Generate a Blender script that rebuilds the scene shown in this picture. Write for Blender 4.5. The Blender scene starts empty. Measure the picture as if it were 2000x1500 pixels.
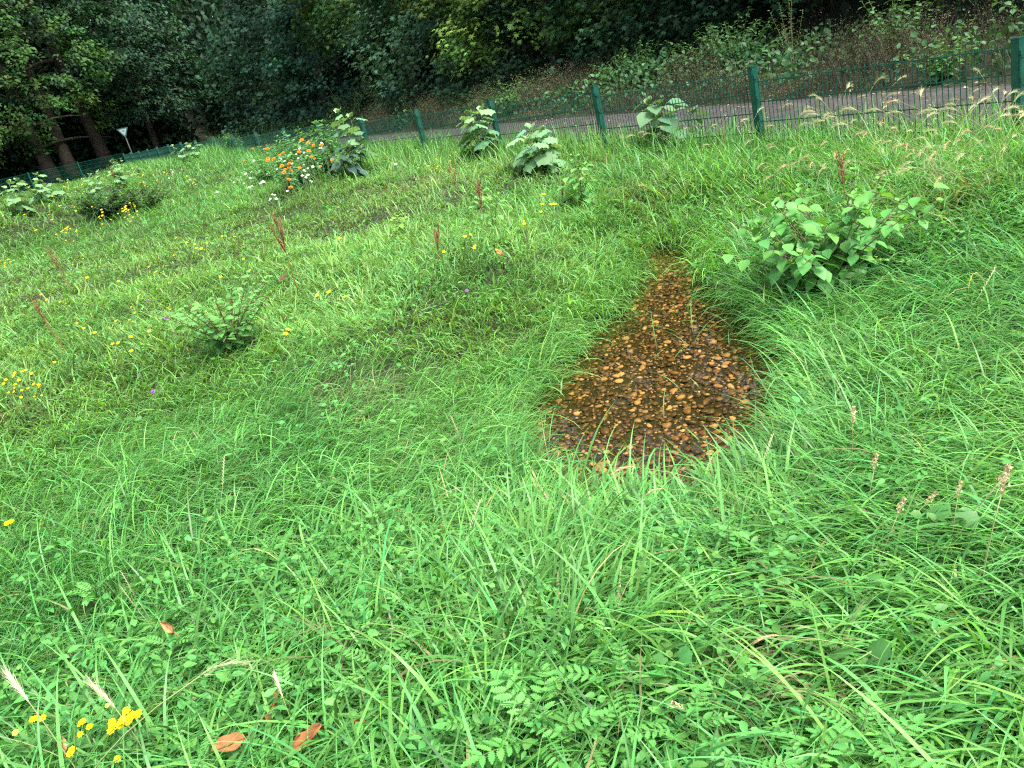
import bpy, math, random
import numpy as np

rng = np.random.default_rng(11)
random.seed(5)
R_ = math.radians
S = bpy.context.scene
C = S.collection

# ------------------------------------------------------------------ camera
FPX, PITCH, ROLL, H = 1500.0, R_(20.0), R_(14.5), 1.55
_F = np.array([0, math.cos(PITCH), -math.sin(PITCH)])
_R0 = np.array([1.0, 0, 0]); _U0 = np.array([0, math.sin(PITCH), math.cos(PITCH)])
_R = math.cos(ROLL) * _R0 - math.sin(ROLL) * _U0
_U = math.sin(ROLL) * _R0 + math.cos(ROLL) * _U0
CAM = np.array([0, 0, H])
from mathutils import Matrix, Vector
cd = bpy.data.cameras.new("camera"); co = bpy.data.objects.new("camera", cd); C.objects.link(co)
M = Matrix(((_R[0], _U[0], -_F[0], 0), (_R[1], _U[1], -_F[1], 0), (_R[2], _U[2], -_F[2], H), (0, 0, 0, 1)))
co.matrix_world = M
cd.sensor_width = 36.0; cd.lens = 36.0 * FPX / 2000.0
cd.clip_start = 0.05; cd.clip_end = 1000
S.camera = co

# ------------------------------------------------------------------ light
W = bpy.data.worlds.new("World"); S.world = W; W.use_nodes = True
nt = W.node_tree; bg = nt.nodes['Background']
sky = nt.nodes.new('ShaderNodeTexSky'); sky.sky_type = 'NISHITA'; sky.sun_disc = False
SUN_EL, SUN_AZ = R_(58), R_(135)      # azimuth clockwise from +Y: high on the right, raking along the wood's edge
sky.sun_elevation = SUN_EL; sky.sun_rotation = SUN_AZ
sky.air_density = 1.0; sky.dust_density = 3.0
hs = nt.nodes.new('ShaderNodeHueSaturation'); hs.inputs['Saturation'].default_value = .5      # thin overcast: a greyer sky
nt.links.new(sky.outputs[0], hs.inputs['Color']); nt.links.new(hs.outputs[0], bg.inputs[0]); bg.inputs[1].default_value = 0.14
sl = bpy.data.lights.new("sun", 'SUN'); sl.energy = 2.4; sl.angle = R_(16); sl.color = (1.0, 0.96, 0.88)
so = bpy.data.objects.new("sun", sl); C.objects.link(so)
sd = Vector((math.sin(SUN_AZ) * math.cos(SUN_EL), math.cos(SUN_AZ) * math.cos(SUN_EL), math.sin(SUN_EL)))
so.rotation_euler = sd.to_track_quat('Z', 'Y').to_euler()
S.view_settings.view_transform = 'Standard'; S.view_settings.look = 'None'
S.view_settings.exposure = 1.62; S.view_settings.gamma = 1.0
S.render.engine = 'CYCLES'
S.cycles.max_bounces = 6; S.cycles.diffuse_bounces = 3; S.cycles.transparent_max_bounces = 8
S.cycles.transmission_bounces = 3; S.cycles.glossy_bounces = 2
S.cycles.sample_clamp_indirect = 6.0
S.cycles.use_denoising = False
S.cycles.filter_width = 1.2

# ------------------------------------------------------------------ noise
def hash2(i, j, s=0):
    h = (i.astype(np.int64) * 374761393 + j.astype(np.int64) * 668265263 + s * 974711) & 0x7fffffff
    h = ((h ^ (h >> 13)) * 1274126177) & 0x7fffffff
    return ((h ^ (h >> 16)) & 0xffff) / 65535.0
def vnoise(x, y, s=0):
    x = np.asarray(x, float); y = np.asarray(y, float)
    i = np.floor(x); j = np.floor(y); fx = x - i; fy = y - j
    fx = fx * fx * (3 - 2 * fx); fy = fy * fy * (3 - 2 * fy)
    i = i.astype(int); j = j.astype(int)
    return ((hash2(i, j, s) * (1 - fx) + hash2(i + 1, j, s) * fx) * (1 - fy) +
            (hash2(i, j + 1, s) * (1 - fx) + hash2(i + 1, j + 1, s) * fx) * fy)
def fbm(x, y, s=0, o=3):
    a, t, n = 0.5, 0, 0
    for k in range(o):
        t = t + a * vnoise(x * 2 ** k, y * 2 ** k, s + k); n += a; a *= .5
    return t / n
def sstep(a, b, x):
    t = np.clip((x - a) / (b - a), 0, 1); return t * t * (3 - 2 * t)

# ------------------------------------------------------------------ terrain
TH = R_(-29.0)
FD = np.array([math.sin(TH), math.cos(TH)])            # along the fence, away from the camera
FN = np.array([-FD[1], FD[0]])                          # towards the meadow
FP = np.array([4.435, 6.106])                           # first fence post
SP = 2.52
CORNER = FP + FD * SP * 18
E2 = np.array([math.sin(R_(-136)), math.cos(R_(-136))])  # second fence section
N2 = np.array([-0.719, 0.695])
ZU = [-40, -20, 0, 5.04, 10.08, 17.6, 25.2, 32.8, 45.3, 80]
ZZ = [-1.3, -0.8, .03, .40, .72, 1.17, 1.62, 2.06, 2.66, 3.3]
def uv(x, y):
    dx = x - FP[0]; dy = y - FP[1]
    return dx * FD[0] + dy * FD[1], dx * FN[0] + dy * FN[1]
def outside(x, y):
    u, v = uv(x, y)
    o2 = (x - CORNER[0]) * N2[0] + (y - CORNER[1]) * N2[1]
    return np.maximum(-v, o2)
def ray(px, py):
    d = _F + _R * (px - 1000) / FPX - _U * (py - 750) / FPX
    return d / math.hypot(d[0], d[1])
def flat_at(px, py, z):
    d = ray(px, py); return (CAM + d * ((z - H) / d[2]))[:2]
ZW = 0.03
POOL_PX = [(1285, 486), (1262, 520), (1228, 560), (1215, 600), (1165, 645), (1110, 695), (1060, 745), (1015, 800), (995, 860),
           (1035, 935), (1160, 975), (1300, 975), (1430, 950), (1530, 895), (1580, 810), (1570, 720), (1530, 655), (1440, 612),
           (1392, 560), (1372, 505), (1345, 480)]
POOL = np.array([flat_at(a, b, ZW) for a, b in POOL_PX])
def poly_sd(x, y, P):
    x = np.asarray(x, float); y = np.asarray(y, float)
    d = np.full(x.shape, 1e9); ins = np.zeros(x.shape, bool)
    n = len(P)
    for k in range(n):
        a = P[k]; b = P[(k + 1) % n]; e = b - a
        t = np.clip(((x - a[0]) * e[0] + (y - a[1]) * e[1]) / (e @ e), 0, 1)
        d = np.minimum(d, np.hypot(x - a[0] - t * e[0], y - a[1] - t * e[1]))
        c = ((a[1] > y) != (b[1] > y))
        xi = a[0] + (y - a[1]) * e[0] / (e[1] if abs(e[1]) > 1e-9 else 1e-9)
        ins ^= c & (x < xi)
    return np.where(ins, -d, d) + .22 * (fbm(x * 5.0, y * 5.0, 17, 3) - .5)
MOUNDS = [(-4.0, 9.5, -.05, 2, 2), (-0.4, 10.2, .10, 2.0, 1.2), (3.6, 5.4, .10, 1.2, 1.0)]
for px, py, dd, am, sg_ in [(-120, 470, 18, .50, 2.0), (30, 440, 19.5, .50, 2.0), (170, 402, 22, .45, 2.0), (300, 358, 25.5, .38, 2.2), (420, 330, 29, .30, 2.2),
                            (-60, 470, 23.5, -.45, 1.8), (90, 420, 25.5, -.45, 1.8), (220, 380, 28.5, -.35, 2.0), (80, 470, 15.5, -.22, 1.4), (620, 420, 14, .22, 1.6), (300, 500, 13.5, -.12, 2), (950, 600, 6.4, .10, .9), (700, 830, 4.6, .07, .6)]:
    d_ = ray(px, py); MOUNDS.append((d_[0] * dd, d_[1] * dd, am, sg_, sg_))
def terr(x, y):
    x = np.asarray(x, float); y = np.asarray(y, float)
    u, v = uv(x, y); o = outside(x, y)
    z = np.interp(np.minimum(u, 52), ZU, ZZ) + .03 * np.clip(v, 0, 40) + .13 * np.where(v > -.1, np.exp(-(np.clip(v, 0, 9) / 2.2) ** 2), np.exp(-((v + .1) / .35) ** 2))
    for mx, my, a, sx, sy in MOUNDS:
        z = z + a * np.exp(-((x - mx) / sx) ** 2 - ((y - my) / sy) ** 2)
    z = z + (fbm(x * .9, y * .9, 3) - .5) * .26 * sstep(1.5, 5, np.hypot(x, y)) * sstep(.2, 1.5, -o)
    far2 = sstep(0, 6, (x - CORNER[0]) * N2[0] + (y - CORNER[1]) * N2[1])
    z = z + np.where(o > 4.6, (o - 4.6) * .10, 0) * (1 - .5 * far2) + np.where(o > 9, (o - 9) * .38, 0) - np.where(o > 45, (o - 45) * .40, 0)
    d = poly_sd(x, y, POOL)
    k = sstep(1.3, .05, d)
    z = z * (1 - k) + k * (ZW + .012)
    z = z - .085 * sstep(.06, -.14, d)
    return z
def at(px, py, h=0.0):
    d = ray(px, py)
    t = np.concatenate([np.arange(.6, 12, .02), np.arange(12, 110, .1)])
    z = H + t * d[2]; g = terr(d[0] * t, d[1] * t) + h
    k = np.nonzero(z <= g)[0]
    i = k[0] if len(k) else len(t) - 1
    return np.array([d[0] * t[i], d[1] * t[i], float(terr(d[0] * t[i], d[1] * t[i]))])

# ------------------------------------------------------------------ materials
def node_mat(name):
    m = bpy.data.materials.new(name); m.use_nodes = True
    return m, m.node_tree, m.node_tree.nodes['Principled BSDF']
def mat_plain(name, col, rough=.5, metal=0, noise=0, scale=20, col2=None, bump=0):
    m, t, b = node_mat(name)
    b.inputs['Base Color'].default_value = (*col, 1); b.inputs['Roughness'].default_value = rough; b.inputs['Metallic'].default_value = metal
    if col2 is not None or bump:
        tc = t.nodes.new('ShaderNodeTexCoord'); n = t.nodes.new('ShaderNodeTexNoise'); n.inputs['Scale'].default_value = scale; n.inputs['Detail'].default_value = 6
        t.links.new(tc.outputs['Object'], n.inputs['Vector'])
        if col2 is not None:
            r = t.nodes.new('ShaderNodeValToRGB'); r.color_ramp.elements[0].position = .35; r.color_ramp.elements[1].position = .68
            r.color_ramp.elements[0].color = (*col, 1); r.color_ramp.elements[1].color = (*col2, 1)
            t.links.new(n.outputs['Fac'], r.inputs['Fac']); t.links.new(r.outputs['Color'], b.inputs['Base Color'])
        if bump:
            bp = t.nodes.new('ShaderNodeBump'); bp.inputs['Strength'].default_value = bump; bp.inputs['Distance'].default_value = .02
            t.links.new(n.outputs['Fac'], bp.inputs['Height']); t.links.new(bp.outputs['Normal'], b.inputs['Normal'])
    return m
def mat_leaf(name, trans=.35, rough=.5, spec=.4, tmul=(1.5, 1.25, .5)):
    """plant tissue: colour comes from the 'tint' attribute, thin and a little translucent"""
    m, t, b = node_mat(name)
    a = t.nodes.new('ShaderNodeAttribute'); a.attribute_name = 'tint'
    t.links.new(a.outputs['Color'], b.inputs['Base Color'])
    b.inputs['Roughness'].default_value = rough
    b.inputs['Specular IOR Level'].default_value = spec
    if trans > 0:
        tr = t.nodes.new('ShaderNodeBsdfTranslucent')
        mul = t.nodes.new('ShaderNodeMix'); mul.data_type = 'RGBA'; mul.blend_type = 'MULTIPLY'; mul.inputs[0].default_value = 1
        t.links.new(a.outputs['Color'], mul.inputs[6]); mul.inputs[7].default_value = (*tmul, 1)
        t.links.new(mul.outputs[2], tr.inputs['Color'])
        mx = t.nodes.new('ShaderNodeMixShader'); mx.inputs[0].default_value = trans
        t.links.new(b.outputs[0], mx.inputs[1]); t.links.new(tr.outputs[0], mx.inputs[2])
        t.links.new(mx.outputs[0], t.nodes['Material Output'].inputs['Surface'])
    return m
M_GRASS = mat_leaf('grass_blade', .38, .46, .48)
M_LEAF = mat_leaf('leaf', .30, .5, .35)
M_TREELEAF = mat_leaf('tree_leaf', .25, .55, .18, (1.4, 1.3, .5))
M_DRY = mat_leaf('dry_plant', .15, .8, .15, (1.1, 1.0, .8))
M_PETAL = mat_leaf('petal', .3, .6, .2, (1.1, 1.1, 1.0))
M_STEM = mat_leaf('stem', 0, .6, .3)
M_STONE = mat_leaf('pebble', 0, .45, .5)

# ------------------------------------------------------------------ mesh building
class MB:
    def __init__(s):
        s.V = []; s.L = []; s.T = []; s.Cc = []; s.n = 0
    def add(s, V, faces_idx, sizes, col):
        V = np.asarray(V, np.float32).reshape(-1, 3)
        col = np.asarray(col, np.float32)
        if col.ndim == 1: col = np.broadcast_to(col, (len(V), 3))
        s.V.append(V); s.L.append(np.asarray(faces_idx, np.int64).ravel() + s.n); s.T.append(np.asarray(sizes, np.int32).ravel()); s.Cc.append(col)
        s.n += len(V)
    def faces(s, V, F, col):
        s.add(V, [i for f in F for i in f], [len(f) for f in F], col)
    def inst(s, tmpl, Mx, col, colfn=None):
        """tmpl=(verts,faces); Mx (N,3,4) transforms; col (N,3)"""
        tv, tf = tmpl; tv = np.asarray(tv, float); N = len(Mx); k = len(tv)
        if N == 0: return
        V = np.einsum('nij,kj->nki', Mx[:, :, :3], tv) + Mx[:, None, :, 3]
        fi = np.array([i for f in tf for i in f]); fs = np.array([len(f) for f in tf])
        L = (fi[None, :] + (np.arange(N) * k)[:, None]).ravel()
        cc = np.repeat(np.asarray(col, float)[:, None, :], k, 1)
        if colfn is not None: cc = cc * colfn(tv)[None, :, :]
        s.add(V.reshape(-1, 3), L, np.tile(fs, N), cc.reshape(-1, 3))
    def tube(s, pts, rad, col, n=6):
        pts = np.asarray(pts, float); rad = np.broadcast_to(np.asarray(rad, float), (len(pts),))
        tg = np.gradient(pts, axis=0); tg /= np.linalg.norm(tg, axis=1)[:, None] + 1e-9
        ref = np.array([0, 0, 1.]) if abs(tg[0][2]) < .8 else np.array([1., 0, 0])
        a = np.cross(tg, ref); a /= np.linalg.norm(a, axis=1)[:, None] + 1e-9; b = np.cross(tg, a)
        th = np.arange(n) * 2 * math.pi / n
        V = pts[:, None, :] + rad[:, None, None] * (np.cos(th)[None, :, None] * a[:, None, :] + np.sin(th)[None, :, None] * b[:, None, :])
        F = []
        for i in range(len(pts) - 1):
            for j in range(n):
                F.append((i * n + j, i * n + (j + 1) % n, (i + 1) * n + (j + 1) % n, (i + 1) * n + j))
        F.append(tuple(range(n))[::-1]); F.append(tuple((len(pts) - 1) * n + j for j in range(n)))
        s.faces(V.reshape(-1, 3), F, col)
    def box(s, c, ax, ay, az, col=(1, 1, 1)):
        """box with half-axis vectors"""
        c = np.asarray(c, float); ax, ay, az = (np.asarray(q, float) for q in (ax, ay, az))
        V = [c + sx * ax + sy * ay + sz * az for sz in (-1, 1) for sy in (-1, 1) for sx in (-1, 1)]
        s.faces(V, [(0, 2, 3, 1), (4, 5, 7, 6), (0, 1, 5, 4), (2, 6, 7, 3), (0, 4, 6, 2), (1, 3, 7, 5)], col)
    def build(s, name, mat, parent=None, smooth=True, origin=None):
        V = np.concatenate(s.V) if s.V else np.zeros((0, 3), np.float32)
        L = np.concatenate(s.L); T = np.concatenate(s.T); cc = np.concatenate(s.Cc)
        if origin is not None: V = V - np.asarray(origin, np.float32)
        me = bpy.data.meshes.new(name)
        me.vertices.add(len(V)); me.vertices.foreach_set('co', V.astype(np.float32).ravel())
        me.loops.add(len(L)); me.loops.foreach_set('vertex_index', L.astype(np.int32))
        me.polygons.add(len(T))
        st = np.concatenate([[0], np.cumsum(T)[:-1]]).astype(np.int32)
        me.polygons.foreach_set('loop_start', st)
        try: me.polygons.foreach_set('loop_total', T.astype(np.int32))
        except Exception: pass
        me.polygons.foreach_set('use_smooth', np.full(len(T), smooth))
        at_ = me.attributes.new('tint', 'FLOAT_COLOR', 'POINT')
        at_.data.foreach_set('color', np.concatenate([cc, np.ones((len(cc), 1))], 1).astype(np.float32).ravel())
        me.update(); me.validate()
        me.materials.append(mat)
        o = bpy.data.objects.new(name, me); C.objects.link(o)
        if origin is not None and parent is None: o.location = origin
        if parent is not None: o.parent = parent
        return o
def tag(o, label=None, cat=None, group=None, kind=None):
    if label: o['label'] = label
    if cat: o['category'] = cat
    if group: o['group'] = group
    if kind: o['kind'] = kind
    return o
def thing(name, label, cat, loc, group=None, rz=0):
    o = bpy.data.objects.new(name, None); C.objects.link(o); o.location = loc; o.rotation_euler = (0, 0, rz); o.empty_display_size = .1
    return tag(o, label, cat, group)
def copy_thing(o, loc, rz=0, sc=1.0, tilt=(0, 0), label=None, group=None):
    c = o.copy(); C.objects.link(c); c.location = loc; c.rotation_euler = (tilt[0], tilt[1], rz); c.scale = (sc,) * 3
    if label: c['label'] = label
    if group: c['group'] = group
    for ch in o.children:
        k = ch.copy(); C.objects.link(k); k.parent = c
        for g in ch.children:
            q = g.copy(); C.objects.link(q); q.parent = k
    return c

# ------------------------------------------------------------------ leaf shapes: x across, y along, z up
def t_ovate(w=.34, droop=.18, fold=.08):
    ys = [0, .18, .5, .8, 1]; ws = [.05, .8, 1, .5, 0]
    V = []; F = []
    for y, q in zip(ys, ws):
        z = -droop * y * y
        V += [(-w * q, y, z + fold * q), (0, y, z), (w * q, y, z + fold * q)]
    for i in range(len(ys) - 2):
        a = 3 * i; F += [(a, a + 1, a + 4, a + 3), (a + 1, a + 2, a + 5, a + 4)]
    a = 3 * (len(ys) - 2); tip = a + 4
    F += [(a, a + 1, tip), (a + 1, a + 2, tip)]
    return np.array(V), F
def t_simple(w=.32, droop=.2, fold=.07):
    V = [(0, 0, 0), (-w, .42, fold - droop * .18), (0, .45, -droop * .2), (w, .42, fold - droop * .18), (0, 1, -droop)]
    return np.array(V), [(0, 2, 1), (0, 3, 2), (1, 2, 4), (2, 3, 4)]
def t_radial(lobes, depth, spread=5.0, droop=.2, sub=2, base_y=.38, ripple=.04, power=1.0):
    """palmate leaf: fan round a centre near the petiole"""
    n = lobes * 2 * sub; V = [(0, base_y, 0)]
    for i in range(n + 1):
        a = -spread / 2 + spread * i / n
        ph = (i / (2.0 * sub)) % 1.0
        r = (1 - depth * abs(2 * ph - 1) ** power)
        r *= .62 * (1 - .25 * abs(a / (spread / 2)) ** 2)
        x, y = r * math.sin(a), base_y + r * math.cos(a)
        V.append((x, y, -droop * (x * x + (y - base_y) ** 2) * 2 + ripple * (1 if i % 2 else -1)))
    V.append((0, base_y * .55, 0))
    F = [(0, i + 1, i + 2) for i in range(n)] + [(0, n + 1, n + 2), (0, n + 2, 1)]
    return np.array(V), F
def t_serrate(w=.26, teeth=6, droop=.12):
    V = [(0, 0, 0)]; F = []
    for i in range(teeth * 2):
        y = (i + 1) / (teeth * 2 + 1)
        q = w * (math.sin(math.pi * min(1, y * .92 + .08)) ** .7) * (1.16 if i % 2 else .74)
        V += [(-q, y + (.03 if i % 2 else 0), .05 - droop * y * y), (0, y, -droop * y * y), (q, y + (.03 if i % 2 else 0), .05 - droop * y * y)]
    V.append((0, 1, -droop)); n = teeth * 2
    F += [(0, 2, 1), (0, 3, 2)]
    for i in range(n - 1):
        a = 1 + 3 * i; F += [(a, a + 1, a + 4, a + 3), (a + 1, a + 2, a + 5, a + 4)]
    a = 1 + 3 * (n - 1); F += [(a, a + 1, len(V) - 1), (a + 1, a + 2, len(V) - 1)]
    return np.array(V), F
OVATE = t_ovate(); BROAD = t_ovate(.42, .25, .07); LANCE = t_ovate(.15, .3, .05); SIMPLE = t_simple()
MALLOW = t_radial(5, .22, 5.4, .18, 2); MAPLE = t_radial(5, .55, 4.4, .22, 2, .34, .01, .8); SERR = t_serrate(.20, 6)
def frames(P, Y, Nn, sc):
    """transforms that put leaf base at P, its length along Y and its face towards Nn"""
    Y = Y / (np.linalg.norm(Y, axis=1)[:, None] + 1e-9)
    X = np.cross(Y, Nn); X /= (np.linalg.norm(X, axis=1)[:, None] + 1e-9)
    Z = np.cross(X, Y)
    Mx = np.zeros((len(P), 3, 4)); sc = np.broadcast_to(np.asarray(sc, float), (len(P),))
    Mx[:, :, 0] = X * sc[:, None]; Mx[:, :, 1] = Y * sc[:, None]; Mx[:, :, 2] = Z * sc[:, None]; Mx[:, :, 3] = P
    return Mx
def tints(base, n, var=.18, hue=.10):
    base = np.asarray(base, float)
    k = np.exp(rng.normal(0, var, (n, 1)))
    h = rng.normal(0, hue, (n, 1))
    return np.clip(base[None, :] * k * np.concatenate([1 + h, 1 + 0 * h, 1 - .6 * h], 1), .002, .95)

def blades(mb, P, head, L, Wd, a0, a1, seg, col, tw=None, basecol=None):
    N = len(P)
    if N == 0: return
    t = np.linspace(0, 1, seg + 1)
    am = a0[:, None] + (a1 - a0)[:, None] * ((t[:-1] + t[1:]) / 2)[None, :] ** 1.4
    dx = np.sin(am) * (L / seg)[:, None]; dz = np.cos(am) * (L / seg)[:, None]
    X = np.concatenate([np.zeros((N, 1)), np.cumsum(dx, 1)], 1); Z = np.concatenate([np.zeros((N, 1)), np.cumsum(dz, 1)], 1)
    hx, hy = np.cos(head), np.sin(head)
    ctr = np.stack([P[:, 0:1] + hx[:, None] * X, P[:, 1:2] + hy[:, None] * X, P[:, 2:3] + Z], 2)
    ta = (rng.normal(0, .6, N) if tw is None else tw)[:, None] * (0.5 + t[None, :])
    # side vector turned a little out of the horizontal so that blades show face and edge
    sx = -hy[:, None] * np.cos(ta) + hx[:, None] * np.sin(ta); sy = hx[:, None] * np.cos(ta) + hy[:, None] * np.sin(ta)
    side = np.stack([sx, sy, np.zeros_like(sx) + .25 * np.sin(ta)], 2)
    w = Wd[:, None] * (.55 + .45 * np.minimum(1, 3 * t))[None, :] * (1 - t ** 2.4)[None, :] * .5
    Lv = ctr - side * w[:, :, None]; Rv = ctr + side * w[:, :, None]
    V = np.zeros((N, 2 * seg + 1, 3))
    V[:, 0:2 * seg:2] = Lv[:, :seg]; V[:, 1:2 * seg:2] = Rv[:, :seg]; V[:, 2 * seg] = ctr[:, seg]
    fi = []; fs = []
    for i in range(seg - 1):
        fi += [2 * i, 2 * i + 1, 2 * i + 3, 2 * i + 2]; fs.append(4)
    fi += [2 * seg - 2, 2 * seg - 1, 2 * seg]; fs.append(3)
    k = 2 * seg + 1
    Lp = (np.array(fi)[None, :] + (np.arange(N) * k)[:, None]).ravel()
    cc = np.repeat(col[:, None, :], k, 1)
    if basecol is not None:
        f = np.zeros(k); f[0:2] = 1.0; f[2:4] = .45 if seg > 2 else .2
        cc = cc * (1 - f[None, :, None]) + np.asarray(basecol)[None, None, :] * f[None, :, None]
    mb.add(V.reshape(-1, 3), Lp, np.tile(np.array(fs), N), cc.reshape(-1, 3))

# ================================================================== SETTING
def axis(segs):
    out = []
    for a, b, s in segs: out += list(np.arange(a, b, s))
    out.append(segs[-1][1]); return np.array(out)
gx = axis([(-150, -60, 6), (-60, -8, .6), (-8, -1, .2), (-1, 3.2, .06), (3.2, 9, .2), (9, 40, .6), (40, 150, 6)])
gy = axis([(-60, -3, 3), (-3, 1.5, .25), (1.5, 9, .06), (9, 20, .25), (20, 80, .6), (80, 190, 6)])
XX, YY = np.meshgrid(gx, gy); ZG = terr(XX, YY)
nx, ny = len(gx), len(gy)
idx = np.arange(nx * ny).reshape(ny, nx)
Q = np.stack([idx[:-1, :-1], idx[:-1, 1:], idx[1:, 1:], idx[1:, :-1]], -1).reshape(-1, 4)
mb = MB(); mb.add(np.stack([XX, YY, ZG], -1).reshape(-1, 3), Q, np.full(len(Q), 4), (0, 0, 0))
m, t, b = node_mat('soil'); tc = t.nodes.new('ShaderNodeTexCoord')
n1 = t.nodes.new('ShaderNodeTexNoise'); n1.inputs['Scale'].default_value = 9; n1.inputs['Detail'].default_value = 8
t.links.new(tc.outputs['Object'], n1.inputs['Vector'])
r1 = t.nodes.new('ShaderNodeValToRGB'); r1.color_ramp.elements[0].color = (.012, .016, .006, 1); r1.color_ramp.elements[1].color = (.026, .036, .012, 1)
r1.color_ramp.elements[0].position = .3; r1.color_ramp.elements[1].position = .75
t.links.new(n1.outputs['Fac'], r1.inputs['Fac']); t.links.new(r1.outputs['Color'], b.inputs['Base Color']); b.inputs['Roughness'].default_value = .95
tag(mb.build('ground', m), kind='structure')

# path beyond the fence
cl = []
for u in np.arange(-30, 40.1, 1.0): cl.append(FP + FD * u - FN * 2.55)
K = CORNER + (FD - E2) / np.linalg.norm(FD - E2) * 3.2
cl += [FP + FD * 43 - FN * 2.6, K]
for s in np.arange(3, 60, 1.0): cl.append(CORNER + E2 * s + N2 * 2.6)
cl = np.array(cl); tg = np.gradient(cl, axis=0); tg /= np.linalg.norm(tg, axis=1)[:, None]
nr = np.stack([-tg[:, 1], tg[:, 0]], 1)
offs = np.linspace(-1.45, 1.8, 9); V = []
for i in range(len(cl)):
    for w in offs:
        q = cl[i] + nr[i] * (w + .06 * math.sin(i * 1.7 + w))
        V.append((q[0], q[1], 0))
V = np.array(V); V[:, 2] = terr(V[:, 0], V[:, 1]) + .035
F = [(i * 9 + j, i * 9 + j + 1, (i + 1) * 9 + j + 1, (i + 1) * 9 + j) for i in range(len(cl) - 1) for j in range(8)]
mb = MB(); mb.faces(V, F, (0, 0, 0))
m, t, b = node_mat('worn_asphalt'); tc = t.nodes.new('ShaderNodeTexCoord')
n1 = t.nodes.new('ShaderNodeTexNoise'); n1.inputs['Scale'].default_value = 2.2; n1.inputs['Detail'].default_value = 10; n1.inputs['Roughness'].default_value = .75
n2 = t.nodes.new('ShaderNodeTexVoronoi'); n2.inputs['Scale'].default_value = 26
t.links.new(tc.outputs['Object'], n1.inputs['Vector']); t.links.new(tc.outputs['Object'], n2.inputs['Vector'])
r1 = t.nodes.new('ShaderNodeValToRGB'); r1.color_ramp.elements[0].color = (.022, .020, .021, 1); r1.color_ramp.elements[1].color = (.070, .063, .064, 1)
r1.color_ramp.elements[0].position = .35; r1.color_ramp.elements[1].position = .7
t.links.new(n1.outputs['Fac'], r1.inputs['Fac'])
r2 = t.nodes.new('ShaderNodeValToRGB'); r2.color_ramp.elements[0].color = (.55, .55, .55, 1); r2.color_ramp.elements[1].color = (1.25, 1.2, 1.15, 1)
t.links.new(n2.outputs['Color'], r2.inputs['Fac'])
mx = t.nodes.new('ShaderNodeMix'); mx.data_type = 'RGBA'; mx.blend_type = 'MULTIPLY'; mx.inputs[0].default_value = 1
t.links.new(r1.outputs['Color'], mx.inputs[6]); t.links.new(r2.outputs['Color'], mx.inputs[7]); t.links.new(mx.outputs[2], b.inputs['Base Color'])
b.inputs['Roughness'].default_value = .9
tag(mb.build('path', m), kind='structure')

# litter on the path: fallen leaves and twigs nobody could count
mb = MB(); N = 4200
u = rng.uniform(-8, 30, N); w = rng.uniform(.5, 4.6, N) ** 1.0
q = FP[None] + FD[None] * u[:, None] - FN[None] * w[:, None]
P = np.stack([q[:, 0], q[:, 1], terr(q[:, 0], q[:, 1]) + .045], 1)
a = rng.uniform(0, 6.28, N)
Y = np.stack([np.cos(a), np.sin(a), rng.uniform(-.05, .3, N)], 1); Z = rng.normal(0, .3, (N, 3)); Z[:, 2] = 1
cols = np.array([(.30, .26, .17), (.16, .09, .04), (.42, .38, .26), (.10, .15, .05)])[rng.integers(0, 4, N)]
mb.inst(SIMPLE, frames(P, Y, Z, rng.uniform(.02, .075, N)), cols * .8)
tag(mb.build('leaf_litter', M_DRY), 'pale and brown leaf litter strewn over the grey path', 'leaf litter', kind='stuff')

# ------------------------------------------------------------------ puddle
mb = MB()
lo = POOL.min(0) - .35; hi = POOL.max(0) + .35
px_ = np.arange(lo[0], hi[0], .06); py_ = np.arange(lo[1], hi[1], .06)
A, B = np.meshgrid(px_, py_); keep = poly_sd(A, B, POOL) < .14
idm = -np.ones(A.shape, int); idm[keep] = np.arange(keep.sum())
F = [(idm[i, j], idm[i, j + 1], idm[i + 1, j + 1], idm[i + 1, j]) for i in range(A.shape[0] - 1) for j in range(A.shape[1] - 1)
     if min(idm[i, j], idm[i, j + 1], idm[i + 1, j + 1], idm[i + 1, j]) >= 0]
mb.faces(np.stack([A[keep], B[keep], np.full(keep.sum(), ZW)], 1), F, (0, 0, 0))
m = bpy.data.materials.new('brown_water'); m.use_nodes = True; t = m.node_tree; t.nodes.clear()
out = t.nodes.new('ShaderNodeOutputMaterial'); tr = t.nodes.new('ShaderNodeBsdfTransparent'); tr.inputs[0].default_value = (.89, .74, .49, 1)
gl = t.nodes.new('ShaderNodeBsdfGlossy'); gl.inputs['Roughness'].default_value = .02; fr = t.nodes.new('ShaderNodeFresnel'); fr.inputs[0].default_value = 1.33
tc = t.nodes.new('ShaderNodeTexCoord'); nz = t.nodes.new('ShaderNodeTexNoise'); nz.inputs['Scale'].default_value = 7; t.links.new(tc.outputs['Object'], nz.inputs['Vector'])
bp = t.nodes.new('ShaderNodeBump'); bp.inputs['Strength'].default_value = .03; bp.inputs['Distance'].default_value = .02
t.links.new(nz.outputs['Fac'], bp.inputs['Height']); t.links.new(bp.outputs[0], gl.inputs['Normal']); t.links.new(bp.outputs[0], fr.inputs['Normal'])
mx = t.nodes.new('ShaderNodeMixShader'); t.links.new(fr.outputs[0], mx.inputs[0]); t.links.new(tr.outputs[0], mx.inputs[1]); t.links.new(gl.outputs[0], mx.inputs[2])
t.links.new(mx.outputs[0], out.inputs[0])
tag(mb.build('water', m), kind='structure')

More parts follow.
